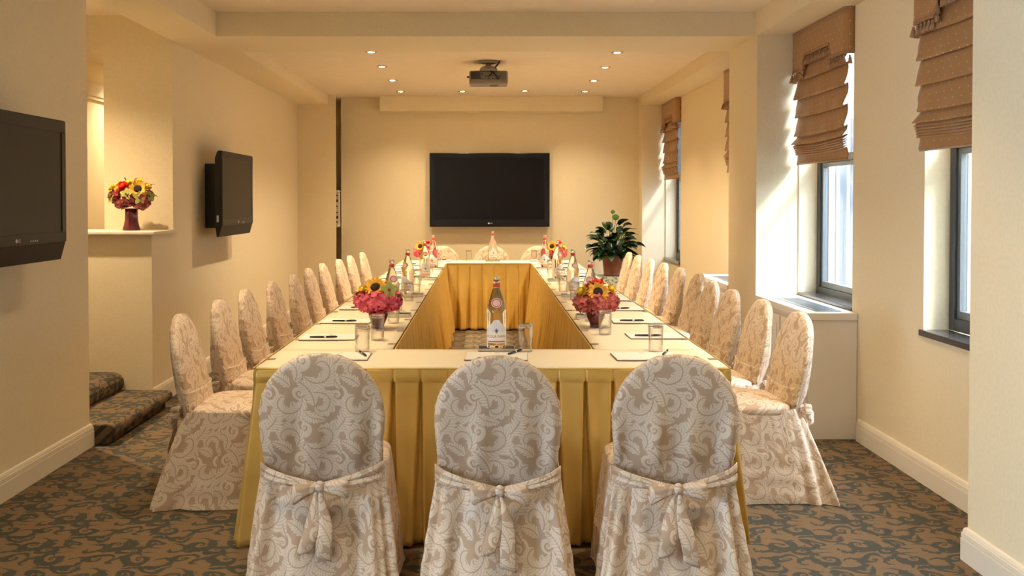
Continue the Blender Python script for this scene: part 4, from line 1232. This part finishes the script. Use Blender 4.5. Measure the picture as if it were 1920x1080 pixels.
# ------------------------------------------------------------------ potted plant on a side table
sx_, sy_ = 1.572, 12.10
tb = empty('side_table', (sx_, sy_, 0)); tag(tb, 'small side table with patterned pale cloth behind the right-hand chairs', 'table')
m_mosaic = noisy(mat('mosaic_cloth', (.5, .55, .5), .6), 45, (.16, .24, .20), (.70, .74, .68), 0, 3, 'Object', None, .45, .55)
MB().box(-.20, .20, -.20, .20, .500, .525).build('tabletop', m_trim, tb, bevel=.003)
MB().box(-.205, .205, -.205, .205, .526, .532).box(-.205, .205, -.209, -.205, .42, .532).box(-.209, -.205, -.205, .205, .42, .532).box(.205, .209, -.205, .205, .42, .532).build('cloth', m_mosaic, tb)
for a in (-1, 1):
    for b in (-1, 1): MB().box(a * .18 - .015, a * .18 + .015, b * .18 - .015, b * .18 + .015, 0, .5).build('leg', m_trim, tb)
pl = empty('potted_plant', (sx_ - .01, sy_, .5325)); tag(pl, 'leafy dark green plant in a brown plastic pot in the far right corner', 'plant')
MB().lathe([(0, 0), (.098, 0), (.108, .005), (.112, .02), (.106, .026), (.128, .215), (.140, .218), (.142, .250), (.134, .252), (.130, .225), (0, .215)], 36).build('pot', m_pot, pl)
MB().lathe([(0, .224), (.126, .220)], 24).build('soil', m_soil, pl)
rnd = random.Random(21); mb = MB(); pm = MB()
for k in range(150):
    a = k * 2.399 + rnd.uniform(-.3, .3); tier = k / 150
    el = R(78) * (1 - tier) + R(-8) * tier + rnd.uniform(-.15, .15)
    base = Vector((.03 * math.cos(a), .03 * math.sin(a), .23)); L1 = rnd.uniform(.08, .25) * (1.45 - .85 * tier)
    d = Vector((math.cos(a) * math.cos(el), math.sin(a) * math.cos(el), math.sin(el)))
    tip = base + d * L1 + Vector((0, 0, .04))
    pm.tube([base, (base + tip) / 2 + Vector((0, 0, .02)), tip], .003, 5)
    L = rnd.uniform(.12, .18); wd = rnd.uniform(.036, .052)
    h = Vector((math.cos(a + rnd.uniform(-.4, .4)), math.sin(a + rnd.uniform(-.4, .4)), 0)); side = h.cross(Vector((0, 0, 1)))
    tw = rnd.uniform(-.6, .6); pitch = el * .7; vs = []
    p = tip.copy(); n = 8
    for j in range(n + 1):
        s = j / n; ww = wd * (math.sin(PI * s ** .75) ** .85 if 0 < s < 1 else .02)
        up = Vector((0, 0, 1)) * math.cos(pitch) - h * math.sin(pitch)
        sd_ = side * math.cos(tw) + up * math.sin(tw)
        vs += [p - sd_ * ww + up * ww * .30, p, p + sd_ * ww + up * ww * .30]
        p = p + (h * math.cos(pitch) + Vector((0, 0, 1)) * math.sin(pitch)) * (L / n); pitch -= rnd.uniform(.06, .22)
    fs = []
    for j in range(n):
        for q in range(2): b = j * 3 + q; fs.append((b, b + 1, b + 4, b + 3))
    mb.add(vs, fs)
mb.build('foliage', m_leafd, pl, fix=False); pm.build('stems', m_stemg, pl)
for (x, z, s) in ((.0, .770, .028), (.035, .690, .045)):
    f = MB().tube([(.0, 0, .24), (x * .3, 0, .5), (x, -.01, z)], .0035, 6)
    fo = f.build('flower_stem', m_stemg, pl)
    b = MB(); vs = []
    for j in range(6):
        q = j / 5; ww = s * math.sin(PI * (q * .9 + .08)) ** .7
        vs += [(x - ww, -.012, z - .01 + s * 1.7 * q), (x, -.02, z - .01 + s * 1.7 * q), (x + ww, -.012, z - .01 + s * 1.7 * q)]
    fs = [(j * 3 + q, j * 3 + q + 1, j * 3 + q + 4, j * 3 + q + 3) for j in range(5) for q in range(2)]
    b.add(vs, fs).build('spathe', m_leafl, fo, fix=False)
MB().add([(-.115, -.10, .50), (-.085, -.11, .515), (-.06, -.11, .505), (-.088, -.105, .498)], [(0, 1, 2, 3)]).build('white_bloom', m_white, pl, fix=False)

# ------------------------------------------------------------------ equipment rack in the recess beside the pilaster
rk = empty('equipment_rack', (XL, 12.372, 0)); tag(rk, 'narrow shelf recess with audio equipment and black knobs beside the left pilaster', 'rack')
W0 = .02; W1 = -1.868 - XL
MB().box(W0, W1 - .002, .12, .60, 1.565, 1.585).build('shelf', m_trim, rk, bevel=.002)
MB().box(W0, W1 - .002, .12, .60, 1.118, 1.138).build('shelf', m_trim, rk, bevel=.002)
for (za, zb, zk) in ((1.139, 1.345, (1.18, 1.24, 1.30)), (1.347, 1.560, (1.38, 1.45, 1.52))):
    un = MB().box(W0, W1 - .004, .22, .58, za, zb).build('audio_unit', m_rack, rk, bevel=.003)
    for z in zk:
        for x in (W1 - .024, W1 - .095, W1 - .17):
            r = .018 if z in (1.24, 1.45) else .010
            kb = MB().lathe([(0, 0), (r, 0), (r * .85, .018), (0, .018)], 16).build('knob', m_black, un); kb.location = (x, .22, z); kb.rotation_euler = (R(90), 0, 0)
